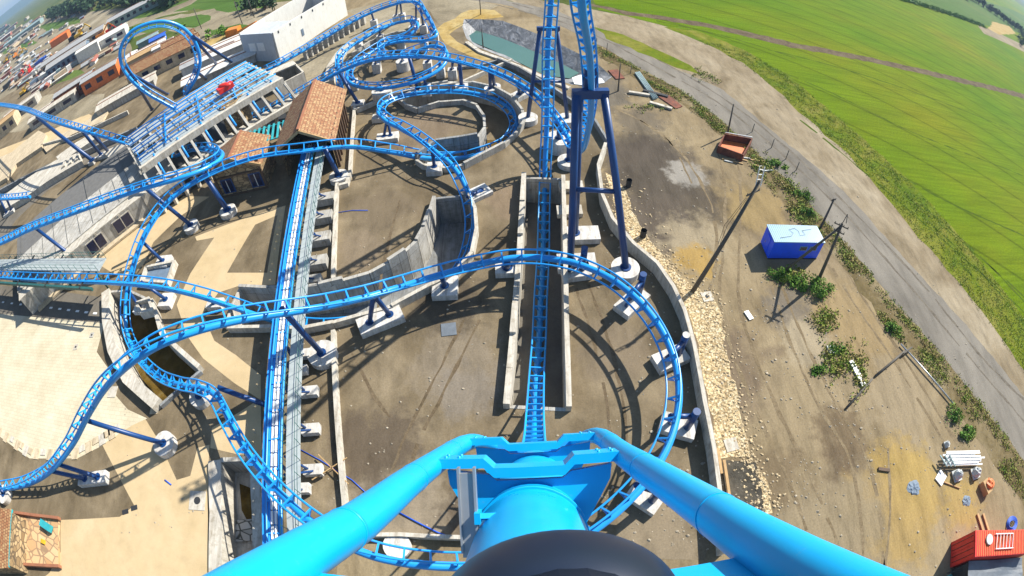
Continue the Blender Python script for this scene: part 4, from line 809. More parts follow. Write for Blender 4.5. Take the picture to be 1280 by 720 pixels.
# stone hut
sA = W(284, 199, 5.8); sB = W(298, 168, 5.8); sA.z = sB.z = 0; hd_ = (sB-sA).normalized(); sA += hd_*.5; sB = sA+hd_*5.2
sn_ = V((hd_.y, -hd_.x, 0)); sA += sn_*.2; sB += sn_*.2
t2_, a, b, d, n = gable('stone_hut', 'smaller rubble stone hut with tiled gable roof and blue windows', sA, sB, 6.8, 4.3, 5.9, 'stone', 'tiles', .5)
for k, off in enumerate((-2.2, 1.9)):
    o = a+n*off-d*.02; fr_ = MB().box(V((o.x, o.y, 1.6)), (1.7, .14, 2.2), n, d, Z).build('window', 'navy', t2_)
    MB().box(V((o.x, o.y, 1.6))-d*.05, (1.35, .1, 1.85), n, d, Z).build('pane', 'glass', fr_)
    MB().box(V((o.x, o.y, 1.6))-d*.11, (.08, .03, 1.9), n, d, Z).build('mullion', 'white', fr_)
for z_ in (.15, 3.0): MB().bar(V((a.x, a.y, z_))-n*3.45-d*.1, V((a.x, a.y, z_))+n*3.45-d*.1, .16, .22).build('timber_band', 'wood_dark', t2_)
for sg in (-1, 1): MB().box(V((a.x, a.y, 2.5))+n*(sg*3.3)-d*.08, (.3, .2, 4.3), n, d, Z).build('corner_post', 'wood_dark', t2_)
for sg in (-1, 1): MB().bar(V((a.x, a.y, 5.75))-d*.56, V((a.x, a.y, 3.9))-d*.56+n*(sg*3.8), .12, .35).build('barge_board', 'wood', t2_)
sc_ = W(304, 163, 1); 
MB().prism([(sc_.x+x*1.0+y*.3, sc_.y+y*2.0) for x, y in ((-1.1, -1), (-.5, -1.3), (.6, -1.2), (1.2, -.6), (1.1, .6), (.5, 1.3), (-.6, 1.1), (-1.2, .4))], 0, 6.6).build('stone_stack', 'stone', label='pale artificial stone stack behind the stone hut', cat='stone stack')
pg = thing('pergola', 'teal slatted canopy between the two huts', 'canopy'); pc = W(332, 167, 4.2); e1 = (W(345, 160, 4.2)-W(320, 168, 4.2)).normalized(); e2 = Z.cross(e1)
sl = MB()
for k in range(8): sl.box(pc+e1*(k-3.5)*.7, (.3, 4.2, .08), e1, e2, Z)
sl.build('slats', 'teal', pg)
for i in (-1, 1):
    MB().bar(pc+e2*i*1.8-e1*2.8-Z*.15, pc+e2*i*1.8+e1*2.8-Z*.15, .12, .18).build('beam', 'teal', pg)
    for j in (-1, 1): MB().bar(pc+e2*i*1.8+e1*j*2.6-Z*.2, V((pc.x, pc.y, 0))+e2*i*1.8+e1*j*2.6, .15, .15).build('post', 'galv', pg)
# tall precast building (roofless shell)
tb = thing('precast_building', 'tall roofless precast concrete building beside the launch track', 'building')
c0, c1, c2 = W(350, 76, 0), W(434, 19, 0), W(312, 80, 0); c3 = c1+(c2-c0)*1.0
hb_ = 6.3
def panel_wall(p, q, h, mat, nm='wall', th=.35): return MB().ribbon([p, q], h, 0, th).build(nm, mat, tb)
dd = (c1-c0).normalized(); c2 = c0+1.25*(c2-c0).length*V((-dd.y, dd.x, 0)) if V((-dd.y, dd.x, 0)).x < 0 else c0-1.25*(c2-c0).length*V((-dd.y, dd.x, 0)); c3 = c1+(c2-c0)
panel_wall(c0, c1, hb_, 'bldg'); panel_wall(c2, c3, hb_+.3, 'bldg'); panel_wall(c0.lerp(c2, .03), c0.lerp(c2, .97), hb_, 'bldg_end'); panel_wall(c1.lerp(c3, .03), c1.lerp(c3, .97), hb_, 'bldg_end')
rr_ = MB(); m0, m1 = c0.lerp(c1, .32), c2.lerp(c3, .32)
q = [c0.lerp(c2, .03), m0.lerp(m1, .03), m0.lerp(m1, .97), c0.lerp(c2, .97)]; rr_.quad(*[V((p.x, p.y, hb_-.7)) for p in (q[0], q[1], q[2], q[3])]); rr_.build('roof', 'steel_roof', tb)
fq = [c0.lerp(c2, .03), c1.lerp(c3, .03), c1.lerp(c3, .97), c0.lerp(c2, .97)]; MB().quad(*[V((p.x, p.y, .05)) for p in fq]).build('floor_slab', 'conc', tb)
en = (c2-c0).normalized(); eo = -dd
for k in (.42, .68):
    o = c0.lerp(c2, k)+V((0, 0, 3.3))+eo*.2; fw = MB().box(o, (2.0, .1, 1.8), en, dd, Z).build('window', 'white', tb)
for k in range(6):
    o = c0.lerp(c1, .06+k*.155)+Z*(hb_-.5)-en*.2; MB().box(o, (.25, .12, .5), dd, en, Z).build('bracket', 'dark', tb)
o = c0.lerp(c1, .34)+Z*2.6-en*.2; MB().box(o, (.7, .1, 1.5), dd, en, Z).build('vent', 'bluegrey', tb)
# ------------------------------------------------------------------ switch platform and its concrete frame
pf = thing('switch_platform', 'blue steel switch track platform on a pale concrete frame', 'platform')
ZP = 6.6
qa, qb, qc, qd = W(135, 188, ZP), W(200, 193, ZP), W(345, 96, ZP), W(315, 78, ZP)
ld = ((qc-qb)+(qd-qa)).normalized(); lw = V((-ld.y, ld.x, 0)); ln = ((qc-qb).length+(qd-qa).length)/2; mid = (qa+qb+qc+qd)/4; wd = abs((qb-qa).dot(lw))*.95
if lw.x > 0: lw = -lw                                # towards the far left side
PP = lambda u, v, z=0: mid+ld*(u*ln)+lw*(v*wd)+V((0, 0, z))
MB().bar(PP(-.5, -.5, -.5), PP(.5, -.5, -.5), .7, 1.0).build('front_beam', 'conc_pale', pf); MB().bar(PP(-.5, .5, -.5), PP(.5, .5, -.5), .7, 1.0).build('rear_beam', 'conc_pale', pf)
for v0 in (-.33, .02, .34): MB().bar(PP(-.49, v0, -.25), PP(.49, v0, -.25), wd*.22, .12).build('deck_slab', 'mesh_grey', pf)
for k in range(13):
    u = -.5+k/12
    MB().bar(PP(u, -.47, -.6), PP(u, .47, -.6), .4, .5).build('cross_beam', 'conc_pale', pf)
    e_ = PP(u, -.5, -1.0); o2 = PP(u, -.5, 0)-lw*3.2
    MB().bar(e_, V((o2.x, o2.y, ZP-3.2)), .35, .4).build('raking_frame', 'conc', pf); MB().bar(V((o2.x, o2.y, ZP-3.4)), V((o2.x, o2.y, -.0)), .45, .45).build('column', 'conc_pale', pf)
    MB().box(V((o2.x, o2.y, ZP-3.6))+lw*1.5+ld*1.0, (1.5, 1.4, .8), ld, lw, Z).build('seat_block', 'conc_pale', pf)
    if k % 2: MB().tube([PP(u+.02, -.42, 0), PP(u+.02, -.5, -2.2)-lw*2.0], .16, 8).build('blue_stay', 'rail_blue', pf)
o2a = PP(-.5, -.5, 0)-lw*3.4; o2b = PP(.5, -.5, 0)-lw*3.4
MB().bar(V((o2a.x, o2a.y, ZP-3.3)), V((o2b.x, o2b.y, ZP-3.3)), .6, .8).build('lower_beam', 'conc_pale', pf)
for k, v in enumerate((-.38, -.28, -.12, -.02, .14, .24, .36, .44)):
    MB().tube([PP(-.49, v, .35), PP(.49, v+(.04 if k % 2 else 0), .35)], .10, 8).build('track_rail', 'rail_blue', pf)
for k in range(26):
    u = -.48+k*.038; v0, v1 = ((-.40, -.0), (.12, .46), (-.28, .24))[k % 3]
    MB().bar(PP(u, v0, .12), PP(u+(.012 if k % 4 == 0 else 0), v1, .12), .10, .12).build('track_crossbar', 'rail_blue' if k % 5 == 0 else 'galv', pf)
for k in range(3): MB().bar(PP(-.3+k*.25, -.4, .2), PP(-.18+k*.25, .4, .2), .18, .18).build('track_crossbar', 'rail_blue', pf)
rc = PP(.2, -.1, 1.0); MB().box(rc, (2.6, 1.3, .8), ld, lw, Z).dome(rc+Z*.4, (1.2, .6, .4), None, 12, 4).build('covered_machine', 'red', label='small red covered machine lying on the switch platform', cat='machine')
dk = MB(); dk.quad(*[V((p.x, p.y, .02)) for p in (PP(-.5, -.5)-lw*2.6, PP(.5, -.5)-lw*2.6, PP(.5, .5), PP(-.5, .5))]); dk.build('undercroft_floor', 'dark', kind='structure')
# open concrete box beside the platform end
cb = thing('concrete_shelter', 'open topped pale concrete shelter between the platform and the launch track', 'shelter')
s0, s1, s2, s3 = W(340, 112, 0), W(372, 98, 0), W(385, 112, 0), W(352, 130, 0)
for p, q in ((s0, s1), (s1, s2), (s2, s3)): MB().ribbon([p, q], 3.4, 0, .3).build('wall', 'conc_pale', cb)
MB().prism([(p.x, p.y) for p in (s0, s1, s0.lerp(s3, .3)+(s1-s0), s0.lerp(s3, .3))], 3.4, 3.65).build('roof_slab', 'conc_pale', cb)
# station building: low grey block with two windows facing the path
st = thing('station_building', 'long low grey station building with flat slab roof and two dark windows', 'building')
r0, r1, r2, r3 = W(118, 324, 0), W(212, 250, 0), W(182, 168, 3.2), W(-20, 325, 3.2)
zr = 3.2; pr = [(118, 318), (211, 238), (184, 190), (60, 270), (-10, 330), (60, 345)]
rp = [W(x, y, zr) for x, y in ((100, 318), (190, 245), (208, 215), (180, 186), (120, 212), (50, 262), (-20, 318), (-20, 352))]
gp = [W(118, 324, 0), W(216, 248, 0)]
dv = (gp[1]-gp[0]).normalized(); nv = V((-dv.y, dv.x, 0)); nv = -nv if nv.x > 0 else nv    # nv towards the back
Lw = (gp[1]-gp[0]).length; dp = 20.0
def SB(u, v, z): return gp[0]+dv*(u*Lw)+nv*(v*dp)+V((0, 0, z))
body = [SB(-.9, 0, 0), SB(1.12, 0, 0), SB(1.12, 1, 0), SB(-.9, 1, 0)]
MB().prism([(p.x, p.y) for p in body], 0, 3.2).build('wall', 'conc', st)
ro = [SB(-.93, .1, 0), SB(1.15, .1, 0), SB(1.15, .56, 0), SB(-.93, .56, 0)]; MB().prism([(p.x, p.y) for p in ro], 3.2, 3.5).build('roof_slab', 'conc', st)
ro = [SB(-.93, .565, 0), SB(1.15, .565, 0), SB(1.15, 1.03, 0), SB(-.93, 1.03, 0)]; MB().prism([(p.x, p.y) for p in ro], 3.2, 3.42).build('roof_slab', 'roof_felt', st)
ro = [SB(-.92, .0, 0), SB(1.13, .0, 0), SB(1.13, .1, 0), SB(-.92, .1, 0)]; MB().prism([(p.x, p.y) for p in ro], 3.2, 3.32).build('parapet', 'conc_pale', st)
for k, u in enumerate((.11, .45)):
    w1 = MB().box(SB(u, 0, 1.75)-nv*.05, (3.1, .14, 2.1), dv, nv, Z).build('window', 'conc_pale', st); MB().box(SB(u, 0, 1.75)-nv*.11, (2.85, .06, 1.85), dv, nv, Z).build('pane', 'glass', w1); MB().box(SB(u, 0, 1.75)-nv*.16, (.12, .04, 1.85), dv, nv, Z).build('mullion', 'conc_pale', w1)
for k in range(7): MB().box(SB(-.75+k*.3, 0, 1.6)-nv*.04, (.3, .1, 3.2), dv, nv, Z).build('pilaster', 'conc_pale', st)
MB().box(SB(.15, 0, .25)-nv*.5, (Lw*1.9, 1.0, .3), dv, nv, Z).build('step', 'cream', st)
gr_ = MB()
for k in range(12): gr_.bar(SB(-.85+k*.17, .12, 3.54), SB(-.85+k*.17, (.55 if k % 3 else .98), 3.54), .06, .06)
gr_.build('roof_joints', 'dark_roof', st)
# steel catwalk beside the station exit track
cw = thing('steel_catwalk', 'grey steel catwalk with railings beside the station exit track', 'walkway')
a, b = W(-30, 331, 4.6), W(128, 331, 4.6); d = (b-a).normalized(); n = V((-d.y, d.x, 0))
MB().bar(a, b, 2.0, .15).build('deck', 'mesh_grey', cw); MB().bar(a-n*3.0-Z*.5, b-n*3.2-Z*.5, .3, .4).build('girder', 'green_rail', cw)
for s in (-1, 1):
    rb = MB()
    for h in (.55, 1.1): rb.tube([a+n*s+Z*h, b+n*s+Z*h], .03, 5)
    for k in range(28): p = a.lerp(b, k/27)+n*s; rb.tube([p, p+Z*1.1], .03, 5)
    rb.build('railing', 'green_rail', cw)
for k in range(5):
    p = a.lerp(b, .1+k*.21); MB().tube([p-Z*.1, V((p.x, p.y, 0))], .12, 8).build('column', 'green_rail', cw); MB().bar(p-Z*.3+n*2, p-Z*.3-n*3.4, .15, .2).build('cross_beam', 'dark', cw)
mk = MB()
for k in range(12):
    p = W(4+k*11+(5 if k > 4 else 0), 378+k*1.4, 0); mk.box(V((p.x, p.y, .05)), (.75, .28, .05), V((1, -.05, 0)), V((.05, 1, 0)))
mk.build('path_markings', 'white', label='row of white dashes set in the grey lane beside the plaza', cat='markings')
# left terraces
def slab(name, label, q, z0, z1, mat, cat='terrace', zp=None):
    return MB().prism([(p.x, p.y) for p in px(q, z1 if zp is None else zp)], z0, z1).build(name, mat, label=label, cat=cat)
slab('concrete_terrace', 'pale stepped concrete terrace left of the service lane', [(35, 222), (70, 200), (95, 192), (102, 201), (60, 226), (35, 244), (5, 262), (0, 248)], 0, 1.4, 'conc_pale')
slab('concrete_terrace', 'cream terrace slab at the left edge below the orange frames', [(-20, 205), (15, 190), (48, 163), (58, 168), (52, 183), (20, 205), (8, 222), (-20, 240)], 0, 1.0, 'cream')
slab('concrete_terrace', 'long pale concrete slab behind the descending left track', [(52, 182), (110, 150), (122, 138), (140, 130), (128, 152), (90, 168), (58, 190)], 0, .5, 'cream')
slab('concrete_terrace', 'narrow dark edged slab beside the platform foot', [(70, 196), (95, 178), (118, 165), (124, 170), (100, 186), (76, 203)], 0, 1.2, 'conc_pale')
slab('concrete_terrace', 'pale concrete landing under the near end of the switch platform', [(128, 190), (160, 176), (178, 170), (190, 178), (170, 190), (140, 200)], 0, 1.2, 'conc_pale')
wall('long dark low wall between the terraces and the service lane', [(0, 240), (55, 212), (110, 190), (172, 162)], 1.2, 0, .4, 'conc_grey')
wall('low wall edging the planting bed left of the thick support', [(52, 182), (90, 172), (118, 160), (160, 140)], 1.0, 0, .35, 'conc_pale')
for k, (x, y) in enumerate(((82, 208), (90, 204), (98, 200))): p = W(x, y, 1); MB().box(V((p.x, p.y, .9)), (.8, 2.4, 1.8), V((.85, .5, 0)), V((-.5, .85, 0))).build('concrete_fin', 'conc_pale', label=['first', 'middle', 'last'][k]+' of three concrete fins beside the thick navy support foot', cat='fin')
# tanks / pits right of arch: small concrete boxes with dark tops
def open_box(label, q, h, mat='conc_pale', inner='bluegrey'):
    t = thing('concrete_sump', label, 'sump'); ps = px(q, h); MB().ribbon(ps+[ps[0]], h, 0, .35).build('wall', mat, t)
    c = sum(ps, V())/len(ps); MB().quad(*[V((c.x+(p.x-c.x)*.9, c.y+(p.y-c.y)*.9, h*.45)) for p in (ps if (ps[1]-ps[0]).cross(ps[2]-ps[1]).z > 0 else ps[::-1])]).build('cover', inner, t); return t
open_box('open concrete sump with grey cover beside the arch track', [(182, 333), (217, 326), (208, 352), (176, 350)], .9)
open_box('angular concrete block at the upper end of the muddy channel', [(170, 378), (185, 372), (190, 386), (175, 390)], 1.1, inner='conc_pale')
for k in range(22):
    e0 = [(-10, 538), (18, 558), (38, 571), (68, 573), (97, 571), (128, 553), (150, 540)]; L_ = len(e0)-1; f = (k+.3)/22*L_; i = int(f); g = f-i; q = (e0[i][0]*(1-g)+e0[i+1][0]*g, e0[i][1]*(1-g)+e0[i+1][1]*g-4-3*(k % 2))
    p = W(*q, .05); dq = (W(*e0[i+1], 0)-W(*e0[i], 0)).normalized(); MB().box(V((p.x, p.y, .06)), (.95, .75 if k % 2 else 1.3, .1), dq, Z.cross(dq), Z).build('edging_slab', 'cream' if k % 3 else 'conc_pale', label='cream slab in the jagged lower edge of the plaza', cat='slab', group='slabs along the lower plaza edge')
# plaza furniture: grates and covers
def cover(label, x, y, s, mat='conc_pale', z=.03, hole=True):
    t = thing('manhole_cover', label, 'cover'); p = W(x, y, 0); MB().box(V((p.x, p.y, .035)), (s, s, .07), V((1, .1, 0)), V((-.1, 1, 0))).build('frame', mat, t)
    if hole: foot_round(MB(), V((p.x, p.y, 0)), s*.2, .05, .04).build('hole', 'dark', t)
cover('square inset frame in the plaza with plain centre', 141, 490, 1.3, hole=False); cover('square pale cover with round black hole by the basin', 247, 626, 1.7)
cover('small drain on the plaza with dark slot', 95, 434, .8); cover('small round drain on the plaza near the channel', 115, 419, .7, 'conc'); cover('pale slab by the path corner', 193, 512, 1.0, 'cream', hole=False)
cover('small square pit frame on the gravel strip', 884, 371, 1.1); cover('pale square slab on the lower gravel strip', 914, 556, 1.1, 'conc_pale', hole=False); cover('dark square hatch slab lying in the yard', 561, 412, 1.3, 'tarp', hole=False)
for k, (x, y) in enumerate(((157, 640), (168, 635))): p = W(x, y, 0); MB().box(V((p.x, p.y, .04)), (.8, .45, .06), V((.9, .4, 0)), V((-.4, .9, 0))).build('drain_grate', 'dark', label=['left', 'right'][k]+' one of two dark grates at the plaza edge', cat='grate')
for k, (x, y) in enumerate(((822, 233), (823, 237+55))):
    p = W((786, 804)[k], (230, 293)[k], .3); t = thing('drain_pipe', ['upright black pipe end on the upper gravel strip', 'upright black pipe end midway down the gravel strip'][k], 'pipe'); MB().tube([V((p.x, p.y, 0)), V((p.x, p.y, .9))], .32, 16, False).build('shell', 'dark', t); MB().tube([V((p.x, p.y, .3)), V((p.x, p.y, .35))], .3, 16).build('plug', 'black', t)
# terrace hut at lower left
th = thing('terrace_hut', 'small hut with clay tile roof at the lower left corner', 'hut')
p0, p1, p2, p3 = W(-30, 640, 3), W(14, 640, 3), W(10, 706, 3), W(-30, 706, 3)
MB().prism([(p.x, p.y) for p in (p0, p1, p2, p3)], 0, 2.7).build('wall', 'stone', th)
r_ = MB(); ps = [W(-30, 634, 3.6), W(14, 636, 2.8), W(10, 710, 2.8), W(-30, 712, 3.6)]; r_.quad(*ps[::-1]); r_.quad(*[p-Z*.15 for p in ps]); r_.quad(ps[1], ps[2], ps[2]-Z*.15, ps[1]-Z*.15); r_.build('roof', 'tiles', th)
MB().bar(W(15, 637, 2.65), W(11, 709, 2.65), .25, .2).build('gutter', 'teal', th)
tr = thing('stone_terrace', 'terrace of irregular ochre stone paving beside the lower left hut', 'terrace')
ps = px([(19, 643), (73, 650), (73, 706), (19, 703)], .3); MB().prism([(p.x, p.y) for p in ps], 0, .3).build('paving', 'paver', tr)
for q0, q1 in (((19, 641), (74, 648)), ((20, 705), (75, 708))): MB().bar(W(*q0, .5), W(*q1, .5), .3, .5).build('edge_wall', 'terracotta', tr)
p = W(57, 657, .8); MB().box(V((p.x, p.y, .75)), (2.0, .75, .5), V((1, -.12, 0)), V((.12, 1, 0))).build('teal_box', 'teal', label='long teal box standing on the stone terrace', cat='box')
p = W(54, 677, .4); MB().box(V((p.x, p.y, .42)), (.7, .45, .22), V((1, 0, 0))).build('yellow_crate', 'yellow', label='small yellow crate in the middle of the stone terrace', cat='crate')
MB().tube([W(206, 600, .05), W(214, 606, .05)], .07, 6).build('blue_pipe', 'hose', label='short blue pipe dropped on the sand paving', cat='pipe')
# ------------------------------------------------------------------ site on the right: cabin, poles, container, materials
cbn = thing('site_cabin', 'bright blue portable cabin with pale ribbed roof among bushes', 'cabin')
b0, b1 = W(959, 323.5, 0), W(1020, 323.5, 0); d = (b1-b0).normalized(); n = V((-d.y, d.x, 0)); Lc = (b1-b0).length; wc = 2.35; hc = 2.45; cc_ = (b0+b1)/2+n*wc/2
MB().box(cc_+Z*(hc/2+.05), (Lc, wc, hc-.1), d, n, Z).build('wall', 'cabin_blue', cbn)
rb = MB(); rb.box(cc_+Z*(hc+.06), (Lc+.15, wc+.15, .1), d, n, Z)
for k in range(26): rb.box(cc_+d*((k-12.5)*Lc/26)+Z*(hc+.125), (.05, wc+.1, .03), d, n, Z)
rb.build('roof', 'roof_white', cbn)
for k in (.62, .82):
    o = b0+d*(Lc*k)-n*.03+Z*1.6; w1 = MB().box(o, (.95, .06, .6), d, n, Z).build('window', 'roof_white', cbn); MB().box(o-n*.035, (.8, .03, .46), d, n, Z).build('pane', 'glass', w1)
dr = MB().box(cc_-d*(Lc/2+.03)+Z*1.15, (.06, .85, 1.95), d, n, Z).build('door', 'cabin_blue', cbn); MB().box(cc_-d*(Lc/2+.08)+n*.3+Z*1.1, (.05, .05, .2), d, n, Z).build('handle', 'galv', dr)
MB().tube([cc_+Z*(hc+.17)+d*(x*2.4)+n*(y*.8) for x, y in ((-1, -.9), (-.4, -.6), (-.2, 0), (-.35, .6), (0, .9), (.15, .3), (.1, -.4), (.4, -.3), (.35, .5), (.9, .8))], .018, 5).build('roof_cable', 'dark', cbn)
MB().bar(b0+Z*.05, b1+Z*.05, .12, .12).build('skid', 'dark', cbn)
def pole(name, label, base, top, r=.15, arms=(), cat='utility pole'):
    t = thing(name, label, cat, 'wooden poles'); a = W(*base, 0) if not isinstance(base, V) else base; b = W(*top) if not isinstance(top, V) else top
    MB().tube([a-Z*.02, a.lerp(b, .5), b], [r*1.25, r, r*.75], 10).build('shaft', 'pole', t); d = (b-a).normalized()
    for (f, L_, ax) in arms:
        c = a.lerp(b, f); x = V(ax).normalized(); MB().bar(c-x*L_/2, c+x*L_/2, .1, .12).build('crossarm', 'pole', t)
        for k in (-.45, -.15, .15, .45): MB().tube([c+x*(L_*k), c+x*(L_*k)+Z*.22], .045, 6).build('insulator', 'pole', t)
    return t, a, b
tp_, a, b = pole('utility_pole', 'tall leaning wooden pole with white steel bracket at its top', (866, 364), (950, 226, 11.5), .19, [(.9, 1.8, (1, .5, 0))])
bb = MB()
for s in (-.25, .25): bb.bar(b+V((s, 0, -.6)), b+V((s, .35, 1.2)), .07, .07)
for k in range(4): bb.bar(b+V((-.25, k*.1, -.4+k*.45)), b+V((.25, k*.1, -.4+k*.45)), .05, .05)
bb.build('bracket', 'white', tp_); cv = MB()
for s in (.2, .35): cv.tube([a.lerp(b, .45)+V((-s, .1, 0)), a.lerp(b, .6)+V((-s*2, .3, 0)), a.lerp(b, .85)+V((-s, .1, 0))], .02, 5)
cv.build('hanging_cable', 'dark', tp_)
tq, a, b = pole('utility_pole', 'wooden pole with a propping strut standing behind the bushes by the cabin', (1022, 352), (1053, 279, 7.6), .17, [(.96, 1.6, (.8, -.5, 0)), (.86, 1.2, (.8, -.5, 0))])
MB().tube([W(978, 340, 0), b-Z*.4], [.17, .12], 10).build('strut', 'pole', tq)
wi = MB(); wi.tube([b, b+V((.4, .3, .9))], .04, 5); wi.tube([b+V((.5, 0, 0)), b+V((.4, .3, .9))], .04, 5); wi.build('top_bracket', 'dark', tq)
pole('utility_pole', 'shorter wooden pole between the cabin and the road', (1025, 286), (1043, 248, 4.6), .14, [(.95, .8, (1, .3, 0))])
pole('utility_pole', 'thin wooden pole standing beside the rusty open skip', (909, 169), (917, 130, 4.9), .11)
pole('utility_pole', 'thin wooden pole beside the trench drain below the pond', (772.5, 114), (775.5, 80, 4.7), .1)
pole('utility_pole', 'thin pole standing in the settling pond', (604, 60), (602, 36, 3.6), .09)
pole('utility_pole', 'thin pole on the sandy ground above the pond', (601, 18), (599, -8, 6), .09)
for k, (bq, tq_) in enumerate((((964, 185), (969, 177, 1.5)), ((982, 199), (987, 191, 1.5)), ((995, 213), (1000, 206, 1.4)), ((745, 59), (746, 50, 1.8)), ((758, 67), (759, 56, 2)), ((788, 92), (790, 85, 1.4)), ((940, 165), (944, 158, 1.4)))):
    a = W(*bq, 0); b = W(*tq_); MB().tube([a, V((a.x+.05, a.y, b.z))], .06, 6).build('fence_post', 'pole', label=['old wooden fence post by the verge, just past the skip', 'second old fence post beyond the skip', 'third old fence post beyond the skip', 'fence post nearest the pond corner', 'fence post right of the pond corner', 'fence post above the steel pipes', 'fence post right behind the skip'][k], cat='fence post')
t = thing('fallen_pole_and_shade', 'pale fallen pole lying along the weedy verge', 'pole'); MB().tube([W(1126, 430, .25), W(1160, 467, .3), W(1192, 505, .25)], .09, 8).build('shaft', 'galv', t); MB().bar(W(1129, 442, .4), W(1140, 434, .4), .15, .15).build('crossarm', 'pole', t)
MB().tube([W(1133, 437, .15), W(1094, 470, .15)], .12, 8).build('fallen_pole_and_shade', 'pole', label='dark tube drawn as a shadow streak across the dirt track', cat='pole'); MB().tube([W(1090, 474, .15), W(1058, 510, .15)], .12, 8).build('fallen_pole_and_shade', 'pole', label='dark tube drawn as the shadow streak end below the white board', cat='pole')  # both dark tubes stand in for a cast shadow; its caster is absent
p, q = W(1064, 451, .15), W(1080, 482, .15); MB().bar(p, q, .55, .12).build('white_board', 'white', label='long white board lying on the weeds', cat='board')
p = W(1040, 437, .1); MB().box(V((p.x, p.y, .1)), (1.1, .8, .15), V((1, -.1, 0)), V((.1, 1, 0))).build('crate_lid', 'cloth', label='small slatted grey crate lid on the dirt by the weeds', cat='crate')
p = W(936, 394, .1); MB().box(V((p.x, p.y, .1)), (.5, 1.0, .1), V((1, .3, 0)), V((-.3, 1, 0))).build('white_sheet', 'white', label='scrap of white sheet on the dirt left of the pole shadows', cat='scrap')
# rusty skip
sk = thing('rusty_skip', 'rusty open skip with orange red bottom beside the thin pole', 'skip'); q = [(898, 183), (906, 168), (940, 174), (929, 194)]
ps = px(q, 1.0); c = sum(ps, V())/4; MB().ribbon(ps+[ps[0]], 1.1, 0, .12).build('side_wall', 'rust', sk); MB().prism([(c.x+(p.x-c.x)*.95, c.y+(p.y-c.y)*.95) for p in ps], 0, .12).build('floor', 'orange', sk)
MB().bar(ps[1]+Z*.3, ps[2]+Z*.3, .12, .12).build('rim_bar', 'galv', sk)
for k, (q, lb) in enumerate((([(760, 88), (772, 87), (781, 98), (770, 99)], 'rust red steel plate lying by the thin pole'), ([(823, 121), (836, 119), (853, 133), (845, 136)], 'rust red steel tray lying on a dark trench cover'))):
    MB().prism([(p.x, p.y) for p in px(q, .1)], 0, .15).build('steel_plate', 'rust', label=lb, cat='steel plate')
for k in range(4): MB().tube([W(794+k*1.6, 91-k*.4, .2), W(817+k*1.6, 124-k*.6, .2)], .13, 8).build('steel_pipe', 'far_teal', label='long grey blue steel pipe in the bundle lying by the road', cat='pipe', group='bundle of steel pipes')
for k, (x0, y0, x1, y1) in enumerate(((786, 115, 812, 119), (804, 113, 835, 121), (812, 128, 840, 136))): MB().bar(W(x0, y0, .2), W(x1, y1, .2), .5, .3).build('concrete_beam', 'conc_pale' if k != 1 else 'dark', label=['pale precast beam lying in front of the pipes', 'dark cable duct beam lying between pole and pipes', 'pale beam lying below the rusty tray'][k], cat='beam')
for k in range(14):
    x = 905+random.uniform(-3, 48); y = 196+(x-905)*.25+random.uniform(-7, 7); p = W(x, y, .1); an = random.uniform(-.5, .2)
    MB().bar(p, p+V((cos(an), sin(an), 0))*random.uniform(1, 2.4), .16, .1).build('driftwood_plank', 'wood' if k % 3 else 'cloth', label='weathered plank in the scatter below the rusty skip', cat='plank', group='scattered planks below the skip')
# container group lower right
ct = thing('red_container', 'red shipping container with darker door end, partly under a grey tarpaulin', 'container')
a = W(1180, 697, 0); hc = 3.5; d = W(1280, 691, hc)-W(1219, 695, hc); d.z = 0; d.normalize(); n = V((-d.y, d.x, 0))
cx_ = W(1219, 696, hc); a = V((cx_.x, cx_.y, 0))
MB().box(a+d*4.5+n*1.2+Z*(hc/2), (9, 2.4, hc), d, n, Z).build('body', 'red', ct)
ribs = MB()
for k in range(30): ribs.box(a+d*(.3+k*.29)+n*1.2+Z*(hc+.02), (.1, 2.3, .05), d, n, Z)
ribs.build('roof_ribs', 'orange', ct)
for k in (-.56, .56):
    do = MB().box(a+n*(1.2+k)-d*.03+Z*(hc/2), (.06, 1.08, hc-.25), d, n, Z).build('door', 'red', ct)
    for j in (-.25, .25): MB().tube([a+n*(1.2+k+j)-d*.1+Z*.2, a+n*(1.2+k+j)-d*.1+Z*(hc-.2)], .03, 6).build('lock_rod', 'rust', do)
p = a+d*2.0+n*1.5+Z*(hc+.12); foot_round(MB(), p, .5, .12, hc+.08).build('saw_disc', 'cloth', label='grey round hose reel lying on the red container roof', cat='reel')
p = a+d*4.4+n*1.3; t = thing('ladder_frame', 'white lattice frame lying on the red container roof', 'frame'); fr_ = MB()
for s in (-.7, .7): fr_.bar(p+n*s+Z*(hc+.15)-d*1.4, p+n*s+Z*(hc+.15)+d*1.6, .08, .08)
for k in range(6): fr_.bar(p+n*-.7+Z*(hc+.15)+d*(k*.55-1.3), p+n*.7+Z*(hc+.15)+d*(k*.55-1.1), .06, .06)
fr_.build('lattice', 'white', t)
tp = thing('tarp_shed', 'low shed under a grey tarpaulin roof in front of the red container', 'shed'); q = a-n*.1
MB().box(a+d*4.6-n*1.9+Z*1.2, (8.8, 3.4, 2.4), d, n, Z).build('wall', 'dark', tp); r_ = MB(); N_ = 10
for i in range(N_):
    for j in range(N_):
        g_ = lambda i, j: a+d*(.1+i*9.2/N_)+n*(-.1-j*3.8/N_)+Z*(2.5+.05*sin(i*1.1+j*.6)+.04*cos(j*1.3+i*.7)); r_.quad(g_(i, j), g_(i, j+1), g_(i+1, j+1), g_(i+1, j))
r_.build('tarpaulin', 'tarp', tp)
MB().tube([a-d*1.6-n*.8+Z*1.2, a+d*2.6-n*.5+Z*2.2], .06, 6).build('scaffold_tube', 'dark', label='dark scaffold tube propped against the tarpaulin shed', cat='tube')
